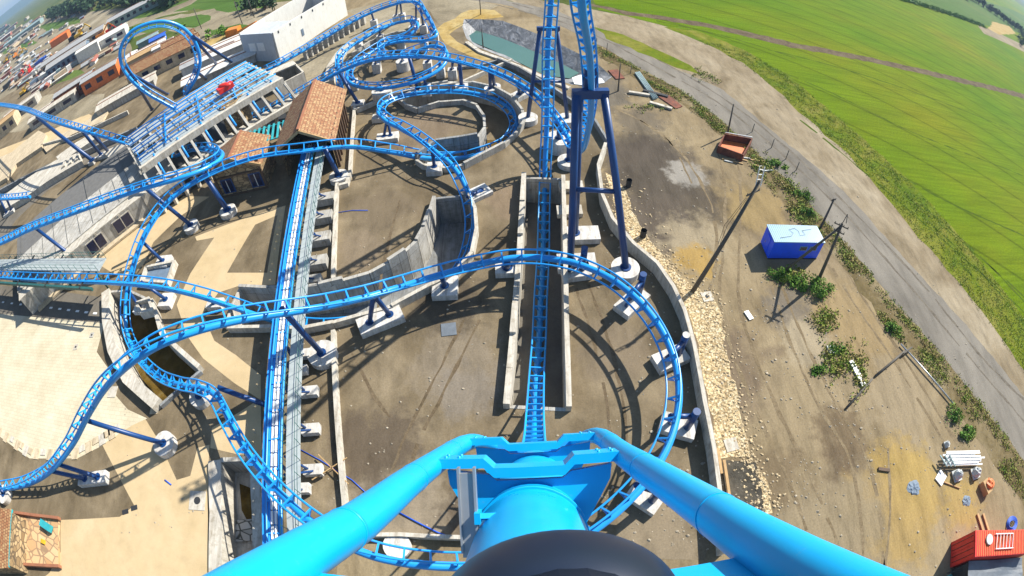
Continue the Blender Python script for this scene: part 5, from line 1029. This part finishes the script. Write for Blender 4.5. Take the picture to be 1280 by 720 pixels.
MB().tube([a-d*1.9-n*1.6+Z*.3, a-d*.4-n*1.0+Z*.6], .3, 10).build('gas_bottle', 'teal', label='dark green drum lying left of the tarpaulin shed', cat='drum')
hz = MB()
for k in range(5):
    pc_ = W(1265, 655, .1+k*.07); hz.tube([pc_+V((cos(i*pi/10)*(1.1-k*.12), sin(i*pi/10)*(.8-k*.1), 0)) for i in range(21)], .06, 6, False)
hz.build('hose_coil', 'hose', label='coil of bright blue hose beside the red container', cat='hose')
for k, (x0, y0, x1, y1) in enumerate(((1222, 642, 1229, 664), (1229, 642, 1236, 664))): MB().bar(W(x0, y0, .15), W(x1, y1, .15), .28, .12).build('timber_beam', 'wood', label=['left', 'right'][k]+' one of two timber beams leading to the red container', cat='beam')
for k in range(9):
    y = 564+k*2.0; x0 = 1178+random.uniform(0, 6); MB().bar(W(x0, y+1, .5+.1*(k % 2)), W(x0+44+random.uniform(-4, 4), y, .5+.1*(k % 2)), .16, .1).build('steel_profile', 'white', label='white steel profile in the stack by the weedy verge', cat='profile', group='stack of white steel profiles')
for k in range(3): MB().bar(W(1175+k*6, 569, .75), W(1184+k*5, 583, .75), .14, .1).build('steel_profile', 'far_teal', label='short steel profile lying across the white stack', cat='profile', group='short profiles across the stack')
for k, (x, y) in enumerate(((1184, 555), (1197, 594), (1220, 591))):
    t = thing('wrapped_pallet', ['small grey pallet above the white steel stack', 'plastic wrapped pallet, left of the pair', 'plastic wrapped pallet, right of the pair'][k], 'pallet'); p = W(x, y, .3); s_ = (.55, 1, 1)[k]
    for j in (-1, 0, 1): MB().box(V((p.x+j*.5*s_, p.y, .08)), (.12, 1.2*s_, .12)).build('runner', 'wood', t)
    b_ = MB(); b_.box(V((p.x, p.y, .2)), (1.25*s_, 1.2*s_, .08)); b_.dome(V((p.x, p.y, .25)), (.58*s_, .55*s_, .75*s_), None, 10, 5, jag=.12); b_.build('load', 'cloth', t)
p = W(1176, 597, .1); MB().box(V((p.x, p.y, .1)), (1.3, 1.1, .1), V((.8, .5, 0)), V((-.5, .8, 0))).build('insulation_board', 'white', label='pale square board tilted beside the pallets', cat='board')
MB().bar(W(1179, 602, .1), W(1200, 610, .1), .12, .1).build('timber_lath', 'wood', label='thin timber lath lying by the pale square board', cat='lath')
t = thing('tool_box', 'open wooden box with an orange cover beside the pallets', 'box'); p = W(1234, 608, .5); MB().box(V((p.x-.2, p.y, .4)), (.9, 1.5, .8), V((1, .2, 0)), V((-.2, 1, 0))).build('crate_body', 'wood', t); MB().dome(V((p.x+.25, p.y+.1, .75)), (.7, .6, .4), None, 9, 4, jag=.2).build('cover_sheet', 'orange', t)
for k, (x, y, r_) in enumerate(((1142, 610, .9), (1208, 626, .7))):
    p = W(x, y, 0); MB().dome(V((p.x, p.y, -.02)), (r_, r_*.8, .16), None, 14, 4, jag=.25).build('gravel_heap', 'bluegrey', label=['larger', 'smaller'][k]+' flat heap of blue grey chippings on the ochre ground', cat='heap')
MB().bar(W(1098, 586, .1), W(1112, 588, .1), .3, .15).build('dark_plank', 'wood_dark', label='short dark plank on the bare dirt', cat='plank')
for k, (q0, q1) in enumerate((((897, 560), (902, 592)), ((905, 575), (912, 622)), ((893, 578), (897, 600)))): MB().bar(W(*q0, .3), W(*q1, .3), .22, .14).build('timber_beam', 'wood', label=['upper timber leaning on the retaining wall', 'longer timber lying by the dark spoil', 'short timber tucked under the retaining wall'][k], cat='beam')
for q in (((440, 645), (470, 672), (500, 690)), ((516, 640), (545, 660), (575, 672))): pass
MB().tube([W(498, 640, .08), W(520, 652, .08), (W(548, 666, .08)), W(578, 676, .08), W(592, 682, .1)], .06, 6).build('blue_hose', 'hose', label='thin blue hose trailing over the yard under the azure frame', cat='hose')
MB().tube([W(372, 560, .06), W(400, 575, .06), W(440, 600, .06), W(462, 620, .06)], .04, 5).build('blue_hose', 'hose', label='thin blue hose crossing the kerb wall below the brake run', cat='hose')
MB().tube([W(420, 266, .06), W(440, 263, .06), W(460, 263, .06)], .04, 5).build('blue_hose', 'hose', label='short faint blue hose beside the long kerb wall', cat='hose')
for k, (q0, q1) in enumerate((((398, 568), (436, 605)), ((390, 600), (434, 572)))): MB().bar(W(*q0, .5), W(*q1, .5), .08, .08).build('timber_lath', 'wood', label=['lath crossing over the kerb wall, falling to the right', 'lath crossing over the kerb wall, rising to the right'][k], cat='lath')
p = W(497, 683, .2); foot_round(MB(), p, 1.0, .5).build('drum_footing', 'conc_plain', label='round pale footing under the near end of the helix', cat='footing')
#PART4
# ------------------------------------------------------------------ vegetation
def along(poly, t): 
    L_ = [(V(poly[i+1])-V(poly[i])).length for i in range(len(poly)-1)]; s = t*sum(L_)
    for i, l in enumerate(L_):
        if s <= l or i == len(L_)-1: return V(poly[i]).lerp(V(poly[i+1]), min(1, s/l))
        s -= l
wd_ = MB(); vi = verge_in[::-1]
for _ in range(2900):
    t = random.random(); a = along(verge, t); b = along(vi, t); f = random.random()**.8; q = a.lerp(b, f*.95)
    if f > .3 and (sin(t*61)+sin(t*23+f*5) < .15 or random.random() < .3): continue
    if f <= .3 and sin(t*37) < -.5 and random.random() < .7: continue
    p = W(q.x, q.y, 0)
    if p.length > 130: continue
    wd_.leaves(V((p.x, p.y, .03)), (.65, .65, .28), 12, .21, True)
wd_.build('verge_weeds', 'weed', label='straggly weeds growing along the road verge', cat='weeds', kind='stuff')
gr = MB()
for _ in range(2600):
    t = random.random(); i = random.random(); a = along([(p[0]-2, p[1]+2) for p in edge_f[3:]], t); b = along([(1330, 470), (1285, 405), (1240, 345), (1190, 285), (1140, 230), (1080, 175), (1030, 132), (985, 95), (930, 62)][::-1], t)
    q = a.lerp(b, i); p = W(q.x, q.y, 0)
    if p.length > 120: continue
    gr.leaves(V((p.x, p.y, .02)), (.7, .7, .16), 9, .17, True)
gr.build('margin_grass', 'straw_leaf', label='tall yellow green grass along the field edge', cat='grass', kind='stuff')
w2 = MB()
for cx, cy, rx_, ry_, n_ in ((1030, 400, 14, 18, 60), (1050, 450, 24, 22, 90), (990, 345, 20, 10, 40), (1075, 470, 8, 25, 40), (880, 92, 14, 6, 22), (890, 100, 12, 5, 14), (985, 235, 14, 14, 50), (1000, 265, 12, 16, 50), (955, 205, 16, 10, 40), (40, 12, 1, 1, 0), (810, 135, 30, 4, 20)):
    for _ in range(n_):
        p = W(cx+random.gauss(0, rx_*.5), cy+random.gauss(0, ry_*.5), 0); w2.leaves(V((p.x, p.y, .05)), (.5, .5, .4), 12, .24, True)
w2.build('ground_weeds', 'weed', label='patches of weeds on the site dirt near the cabin', cat='weeds', kind='stuff')
def bush(label, x, y, r, h, n=900):
    p = W(x, y, 0); t = thing('shrub', label, 'shrub', 'shrubs by the road', (p.x, p.y, 0)); b = MB()
    for k in range(13):
        a = random.uniform(0, 2*pi); rr = random.uniform(.0, 1.0)*r; q = random.uniform(.22, .55)*r; hz0 = h*random.uniform(.12, .5)*(1.15-rr/r*.6)
        b.leaves(V((cos(a)*rr*1.25, sin(a)*rr*.9, hz0)), (q, q*random.uniform(.6, 1), h*random.uniform(.2, .45)), int(n/13*random.uniform(.5, 1.5)), random.choice((.16, .22, .3)))
    b.leaves(V((0, 0, .1)), (r*1.7, r*1.4, .18), n//8, .15, True)
    b.build('foliage', 'leaf', t); st_ = MB()
    for k in range(5): a = k*1.26; st_.tube([V((0, 0, -.05)), V((cos(a)*r*.4, sin(a)*r*.4, h*.6))], .03, 5)
    st_.build('stem', 'wood_dark', t)
bush('round dark green shrub at the foot of the propped pole', 1022, 364, 1.5, 1.7, 1300); bush('brighter shrub at the left front of the blue cabin', 975, 345, 1.3, 1.2); bush('low spreading shrub right in front of the blue cabin', 995, 350, 1.6, 1.1)
bush('small shrub in the weeds above the white board', 1045, 438, .9, .7, 400); bush('small shrub left of the white board', 1025, 462, .8, .7, 400); bush('dark shrub on the verge by the fallen pole', 1115, 412, 1.0, .9, 500)
bush('shrub beside the third fence post', 972, 208, 1.2, 1.0, 600); bush('green shrub above the tall leaning pole', 1005, 245, 1.2, 1.0, 600); bush('green shrub on the verge right above the cabin', 1012, 268, 1.3, 1.1, 600)
bush('dark shrub at the lower end of the fallen pole', 1192, 520, 1.3, 1.1, 700); bush('shrub on the verge above the steel stack', 1205, 545, 1.2, 1.0, 600)
# trees on the skyline hill
def tree(label, p, r, h, n=160, mat='leaf_far', group='trees', sz=None):
    t = thing('tree', label, 'tree', group, (p.x, p.y, p.z)); b = MB(); sz = sz or r*.42
    for k in range(6):
        a = random.uniform(0, 2*pi); rr = random.uniform(0, .55)*r; b.leaves(V((cos(a)*rr, sin(a)*rr, h*random.uniform(.45, .75))), (r*.55, r*.55, h*.28), n//6, sz)
    b.build('crown', mat, t); MB().tube([V((0, 0, -.3)), V((.1, 0, h*.35)), V((0, 0, h*.7))], [r*.09, r*.06, r*.03], 6).build('trunk', 'wood_dark', t)
for k in range(34):
    f = k/33; x = 1205+75*f+random.uniform(-2, 2); y = -3+22*f+random.uniform(-3, 3); p = W(x, y, 0, 500); tree('dark tree in the hedgerow on the far side of the fields', p, random.uniform(3.5, 5), random.uniform(5, 8), 90, group='trees in the far hedgerow')
for k in range(8): p = W(1272+random.uniform(0, 8), 44+k*2, 0, 500); tree('dark tree at the field corner on the right edge', p, 3, 5, 80, group='trees at the field corner')
for k in range(60):
    f = random.random(); x = 60+58*f+random.uniform(-3, 3); y = 22-14*f+random.uniform(-4, 5); p = W(x, y, 0, 1500); tree('dark tree in the wood behind the town', p, random.uniform(6, 10), random.uniform(8, 12), 60, group='trees of the wood behind the town')
for k in range(70):
    x = 130+random.uniform(0, 95); y = 6-4*(x-130)/95+random.uniform(-4, 3); p = W(x, y, 0, 1500); tree('dark tree in the long wood beyond the meadows', p, random.uniform(4.5, 7.5), random.uniform(5, 9), 60, group='trees of the long wood')
for k in range(12): p = W(308+random.uniform(0, 36), 9+random.uniform(-5, 8), 0, 900); tree('dark bushy tree on the rough ground behind the precast building', p, random.uniform(1.6, 3), random.uniform(2, 4), 80, group='bushes behind the precast building')
for k in range(16): p = W(random.choice((225, 232, 166, 260, 275))+random.uniform(-8, 8), random.choice((48, 52, 40))+random.uniform(-5, 5), 0, 900); tree('scrubby bush on the meadow beyond the loop', p, random.uniform(1.2, 2.2), 1.8, 60, 'leaf', group='scrub beyond the loop')
ht = MB(); a = W(1118, -3, 0, 600); b = W(1229, 33, 0, 600)
for _ in range(900):
    p = a.lerp(b, random.random())+V((random.gauss(0, 1.3), random.gauss(0, 1.3), 0)); ht.leaves(V((p.x, p.y, .6)), (1.2, 1.2, .9), 4, 1.1)
ht.build('field_hedge', 'leaf', label='dark strip of tall crop between the two fields', cat='hedge', kind='stuff')
# hills on the horizon
hl = MB(); prev = None
for i in range(60):
    az = R(-80+i*2.75); d0 = 4200+500*sin(i*.7); hgt_ = 75+40*sin(i*.35+1)+18*sin(i*1.3); a = V((sin(az)*d0, cos(az)*d0, 0)); a2 = V((sin(az)*(d0+900), cos(az)*(d0+900), max(20, hgt_+25))); a3 = V((sin(az)*(d0+3500), cos(az)*(d0+3500), 0))
    if prev: hl.quad(prev[0], a, a2, prev[1], smooth=True); hl.quad(prev[1], a2, a3, prev[2], smooth=True)
    prev = (a, a2, a3)
o = hl.build('hills', 'leaf_far', kind='structure')
# ------------------------------------------------------------------ town
def roofed(name, label, x, y, L_, wd, h, rh, ang, wm, rm, group=None, cat='building', wins=0, far=2000):
    p = W(x, y, 0, far); d = V((cos(ang), sin(ang), 0)); t, a, b, d, n = gable(name, label, p-d*L_/2, p+d*L_/2, wd, h, h+rh, wm, rm, .3, cat, group)
    for k in range(wins):
        c = a.lerp(b, (k+.5)/wins)-n*(wd/2+.03)*(1 if (n.y > 0) else -1)+Z*(h*.55); MB().box(c, (L_/wins*.5, .08, h*.35), d, n, Z).build('window', 'glass', t)
    return t
AG = R(28)
roofed('long_shed', 'long grey ribbed shed behind the orange building', 88, 80, 20, 8, 4.5, 1.2, AG, 'bluegrey', 'grey_roof', wins=8)
roofed('long_shed', 'long shed with pale roof above the grey ribbed shed', 94, 66, 34, 8, 4, 1.2, AG, 'far_tan', 'grey_roof', wins=10)
roofed('long_shed', 'white roofed hall in the middle of the town yard', 133, 56, 20, 8, 3.5, 1.0, AG, 'far_white', 'far_white', wins=4)
roofed('shed', 'small white roofed block joined to the long shed', 114, 69, 10, 6, 4.5, .5, AG, 'far_white', 'far_white')
roofed('orange_shed', 'bright orange shed at the back of the machine yard', 77, 52, 12, 7, 4, .8, AG, 'orange', 'orange')
ob = roofed('orange_building', 'half painted orange and brown building frame beyond the service lane', 98, 118, 14, 6, 4.2, .5, AG, 'rust', 'grey_roof', wins=5)
ob2 = roofed('orange_building', 'orange panelled building part joined to the brown one', 130, 103, 12, 6, 4.2, .5, AG, 'orange', 'grey_roof', wins=3)
roofed('tiled_house', 'long house with speckled tile roof seen through the loop', 208, 84, 20, 6, 3.4, 1.6, AG, 'cream', 'tiles', wins=6)
roofed('tiled_house', 'small tile roofed house right of the loop', 228, 66, 9, 6, 3.5, 1.5, AG, 'cream', 'tiles', wins=2)
roofed('tan_house', 'ochre flat building left behind the loop', 182, 76, 9, 6, 3, .4, AG, 'far_tan', 'wood')
roofed('white_shed', 'small white roofed shed inside the loop', 168, 80, 6, 4, 3, .3, R(-50), 'far_white', 'far_white')
roofed('white_shed', 'white sheet roof beside the tan house', 192, 68, 9, 4, 3, .3, AG, 'far_white', 'far_white'); roofed('white_shed', 'white tent roof near the tile roofed house', 207, 66, 6, 4, 3, .3, AG, 'far_white', 'far_white')
roofed('blue_tent', 'bright blue tarpaulin tent on the meadow inside the loop', 199, 53, 5, 3.5, 2, .6, AG, 'far_blue', 'far_blue', cat='tent'); roofed('grey_shed', 'grey shed next to the blue tent', 187, 54, 7, 4, 2.2, .5, AG, 'far_teal', 'far_teal')
roofed('red_hall', 'red and white striped hall at the left edge of the town', 8, 48, 24, 10, 5, 1, AG, 'far_red', 'far_white', wins=4); roofed('teal_hall', 'long teal roofed hall left of the meadow', 30, 44, 55, 14, 5, 1.5, AG, 'far_teal', 'far_teal')
roofed('long_shed', 'long grey building beside the dirt road behind the meadow', 172, 18, 28, 8, 4, 1, R(24), 'far_teal', 'grey_roof', wins=9)
roofed('timber_house', 'timber framed orange house at the left edge', 8, 165, 13, 8, 4.5, .4, R(35), 'cream', 'wood', wins=4)
fb = roofed('grey_shed', 'grey flat shed with dark windows left of the orange building', 70, 140, 18, 6, 3, .3, AG, 'conc', 'conc_pale', wins=3)
roofed('grey_shed', 'pale flat roofed shed at the left edge above the timber house', 30, 140, 16, 6, 3.5, .3, AG, 'conc', 'conc_pale', wins=3)
roofed('grey_shed', 'pale low shed between the tile roofed house and the platform', 160, 122, 16, 6, 2, .3, AG, 'conc', 'conc_pale'); roofed('grey_shed', 'low pale concrete shed beside the loop struts', 275, 92, 16, 5, 2, .3, AG, 'conc', 'far_white')
for k, (x, y) in enumerate(((292, 60), (285, 70), (262, 78))): roofed('low_shed', ['white low shed left of the precast building', 'long pale low shed below the white one', 'grey low shed in front of the tile roofed house'][k], x, y, 13, 4.5, 2.2, .3, AG, 'far_white', 'far_white' if k < 2 else 'grey_roof')
mats = ['far_white', 'far_tan', 'far_teal', 'conc', 'grey_roof', 'grey_roof', 'bluegrey', 'far_tan', 'conc', 'steel_roof', 'dark_roof', 'far_red']
def intown(x, y):
    h0 = 26-.33*x                               # horizon line
    return y > h0+10
k = 0
while k < 230:
    x = random.uniform(-4, 160); y = random.uniform(8, 112)
    lo = 34-.30*x if x < 100 else 8
    if y < lo or y > 126-.52*x+14: continue
    if (60 < x < 160 and 45 < y < 92) and random.random() < .8: continue
    if x > 105 and y < 50: continue
    if inside((x, y), [(45, 33), (98, 21), (101, 28), (60, 39)]) or inside((x, y), [(100, 45), (170, 28), (190, 40), (106, 49)]): continue
    k += 1; dist = W(x, y, 0, 2000).length; s = max(.8, dist/420); wm = random.choice(mats); rm = random.choice(mats)
    roofed('town_house', 'small '+{'far_white': 'white', 'far_tan': 'tan', 'far_teal': 'teal grey', 'conc': 'concrete', 'far_red': 'red', 'grey_roof': 'grey', 'bluegrey': 'blue grey', 'orange': 'orange', 'wood': 'ochre', 'dark_roof': 'dark', 'steel_roof': 'steel'}[rm]+' roofed shed in the crowded yards of the town', x, y, random.uniform(3, 10)*s, random.uniform(2, 3.6)*s, random.uniform(1.0, 2.0)*s, random.uniform(.1, .8), AG+random.choice((0, 0, 0, pi/2))+random.uniform(-.12, .12), wm, rm, 'small sheds in the town yards')
# yard machines: excavators, trucks
def excavator(label, x, y, mat, ang, s=1.0, group='diggers in the machine yard'):
    p = W(x, y, 0, 1500); t = thing('excavator', label, 'excavator', group, (p.x, p.y, 0)); t.rotation_euler = (0, 0, ang); t.scale = (s, s, s)
    for sy in (-1, 1): MB().box((0, sy*1.1, .45), (3.8, .6, .9)).build('crawler_track', 'dark', t)
    MB().box((-.3, 0, 1.5), (3.2, 2.4, 1.1)).build('body', mat, t); cb_ = MB().box((.6, .7, 2.4), (1.4, 1.0, 1.5)).build('cab', mat, t); MB().box((.7, .7, 2.6), (1.45, .8, .8)).build('pane', 'glass', cb_)
    MB().bar((1.0, -.2, 1.6), (4.0, -.2, 4.2), .4, .5).build('boom', mat, t); MB().bar((4.0, -.2, 4.2), (5.8, -.2, 1.8), .3, .4).build('arm', mat, t); MB().box((5.7, -.2, 1.2), (.9, 1.1, .9)).build('bucket', 'dark', t)
def truck(label, x, y, mat, ang, bed='far_white', s=1.0, group='trucks in the town yards'):
    p = W(x, y, 0, 1500); t = thing('truck', label, 'truck', group, (p.x, p.y, 0)); t.rotation_euler = (0, 0, ang); t.scale = (s, s, s)
    MB().box((2.9, 0, 1.7), (1.9, 2.3, 2.2)).build('cab', mat, t); MB().box((3.88, 0, 2.1), (.04, 2.0, .8)).build('windscreen', 'glass', t); MB().box((-.9, 0, 1.7), (5.4, 2.4, 1.8)).build('bed', bed, t); MB().box((0, 0, .75), (7.6, 1.0, .3)).build('chassis', 'dark', t)
    for wx in (-2.6, -1.3, 2.7):
        for wy in (-1, 1): MB().tube([(wx, wy*1.0, .5), (wx, wy*1.25, .5)], .5, 12).build('wheel', 'dark', t)
for k, (x, y, m, a, s) in enumerate(((8, 78, 'yellow', .5, 1.3), (20, 72, 'crane', 1.2, 1.3), (27, 70, 'yellow', .2, 1.2), (30, 118, 'yellow', .5, .9), (134, 46, 'red', .5, .9), (146, 45, 'red', .3, .9), (127, 48, 'crane', .7, 1.2), (100, 47, 'yellow', .4, 1.3), (92, 50, 'dark', .3, 1.2), (60, 84, 'crane', .3, 1.1), (40, 92, 'red', 2.4, 1.1), (28, 94, 'red', .6, 1.0))):
    excavator(['yellow digger at the left edge of the yard', 'orange digger right of the leftmost yellow one', 'small yellow digger in the left yard', 'yellow digger on the bare ground above the grey shed', 'red digger at the meadow edge, left one', 'red digger at the meadow edge, right one', 'orange digger left of the red diggers', 'yellow digger beside the orange shed', 'dark digger beside the orange shed', 'orange digger below the long grey shed', 'red digger in the crowded left yard', 'second red digger in the crowded left yard'][k], x, y, m, a, s)
for k, (x, y, m, bd_) in enumerate(((26, 85, 'far_white', 'far_white'), (47, 83, 'far_blue', 'far_white'), (52, 80, 'far_blue', 'far_blue'), (22, 100, 'far_red', 'far_white'), (38, 99, 'far_white', 'galv'), (12, 108, 'far_red', 'dark'), (58, 98, 'far_white', 'far_white'), (68, 100, 'far_teal', 'far_white'), (80, 96, 'far_white', 'far_tan'), (8, 98, 'far_red', 'far_red'), (48, 104, 'far_white', 'bluegrey'))):
    truck(['white truck at the left of the yard', 'blue cab truck left of the grey shed', 'all blue truck left of the grey shed', 'red cab truck with white bed', 'white cab truck with steel bed', 'red cab truck with dark bed near the left edge', 'all white truck below the grey shed', 'teal cab truck with white bed', 'white cab truck with tan bed', 'all red truck at the left edge', 'white cab truck with blue grey bed'][k], x, y, m, random.uniform(0, .9), bd_, 1.05)
# orange crane parts left of the precast building
cr_ = thing('crane_boom', 'orange lattice crane lying left of the precast building', 'crane'); a, b, c = W(296, 42, .8), W(318, 30, 4), W(326, 36, 1)
for (p, q) in ((a, b), (b, c), (a+V((0, 1.2, 0)), b+V((0, 1.2, 0))), (a, c)): MB().bar(p, q, .5, .6).build('lattice_section', 'crane', cr_)
p = W(293, 43, 0); MB().box(V((p.x, p.y, .9)), (3.5, 2.4, 1.8)).build('undercarriage', 'crane', cr_)
for k in range(3):
    p = W((252, 303, 318)[k], (36, 30, 22)[k], 0); q = (5, 5, 5)[k]; MB().tube([p, p+V((-.6, 0, 7))], .12, 6).build('utility_pole', 'pole', label=['thin pole standing on the meadow right of the loop top', 'thin pole beside the orange crane', 'thin pole behind the orange crane'][k], cat='utility pole')
# loose stones on the dirt and path so it is not clean
lb = MB()
cl_ = [(random.uniform(760, 1270), random.uniform(110, 700)) for _ in range(40)]
for _ in range(1900):
    cq = random.choice(cl_); x, y = (random.gauss(cq[0], 22), random.gauss(cq[1], 22)) if random.random() < .7 else (random.uniform(640, 1280), random.uniform(80, 720)); p = W(x, y, 0)
    if x > 1000 and y < 1.2*(x-880): continue
    if any(inside((p.x, p.y), h) for h in PITS): continue
    s = random.uniform(.03, .11)*random.choice((1, 1, 1.6)); lb.dome(V((p.x, p.y, .0)), (s, s*.8, s*.6), None, 5, 2, jag=.3)
for _ in range(350):
    x = random.uniform(150, 640); y = random.uniform(150, 700); p = W(x, y, 0)
    if any(inside((p.x, p.y), h) for h in PITS): continue
    s = random.uniform(.04, .13); lb.dome(V((p.x, p.y, .01)), (s, s*.8, s*.6), None, 5, 2, jag=.3)
gp_ = [(770, 225), (790, 270), (812, 305), (840, 335), (868, 362), (893, 380), (904, 430), (917, 480), (930, 530), (938, 572), (955, 600), (962, 640)]
gs_ = MB()
for _ in range(900):
    i = random.randrange(len(gp_)-1); f = random.random(); x = gp_[i][0]*(1-f)+gp_[i+1][0]*f+random.gauss(-6, 13); y = gp_[i][1]*(1-f)+gp_[i+1][1]*f+random.gauss(0, 6); p = W(x, y, 0); s = random.uniform(.05, .17); gs_.dome(V((p.x, p.y, .01)), (s, s*.8, s*.7), None, 5, 2, jag=.3)
gs_.build('spilled_gravel', 'pebble', label='pale yellow pebbles spilling off the gravel strip', cat='gravel', kind='stuff')
lb.build('loose_stones', 'stone_grey', label='small loose stones scattered over the bare ground', cat='stones', kind='stuff')
hz_ = MB().box((0, 4000, 98), (19000, 10400, 205)); hm = bpy.data.materials.new('haze_air'); hm.use_nodes = True; hn = hm.node_tree; hn.nodes.clear()
vo = hn.nodes.new('ShaderNodeVolumePrincipled'); vo.inputs['Color'].default_value = (.50, .70, .95, 1); vo.inputs['Density'].default_value = .00021; vo.inputs['Anisotropy'].default_value = .2
ho = hn.nodes.new('ShaderNodeOutputMaterial'); hn.links.new(vo.outputs[0], ho.inputs['Volume']); hz_.build('haze', hm, kind='stuff')
bpy.context.view_layer.update()
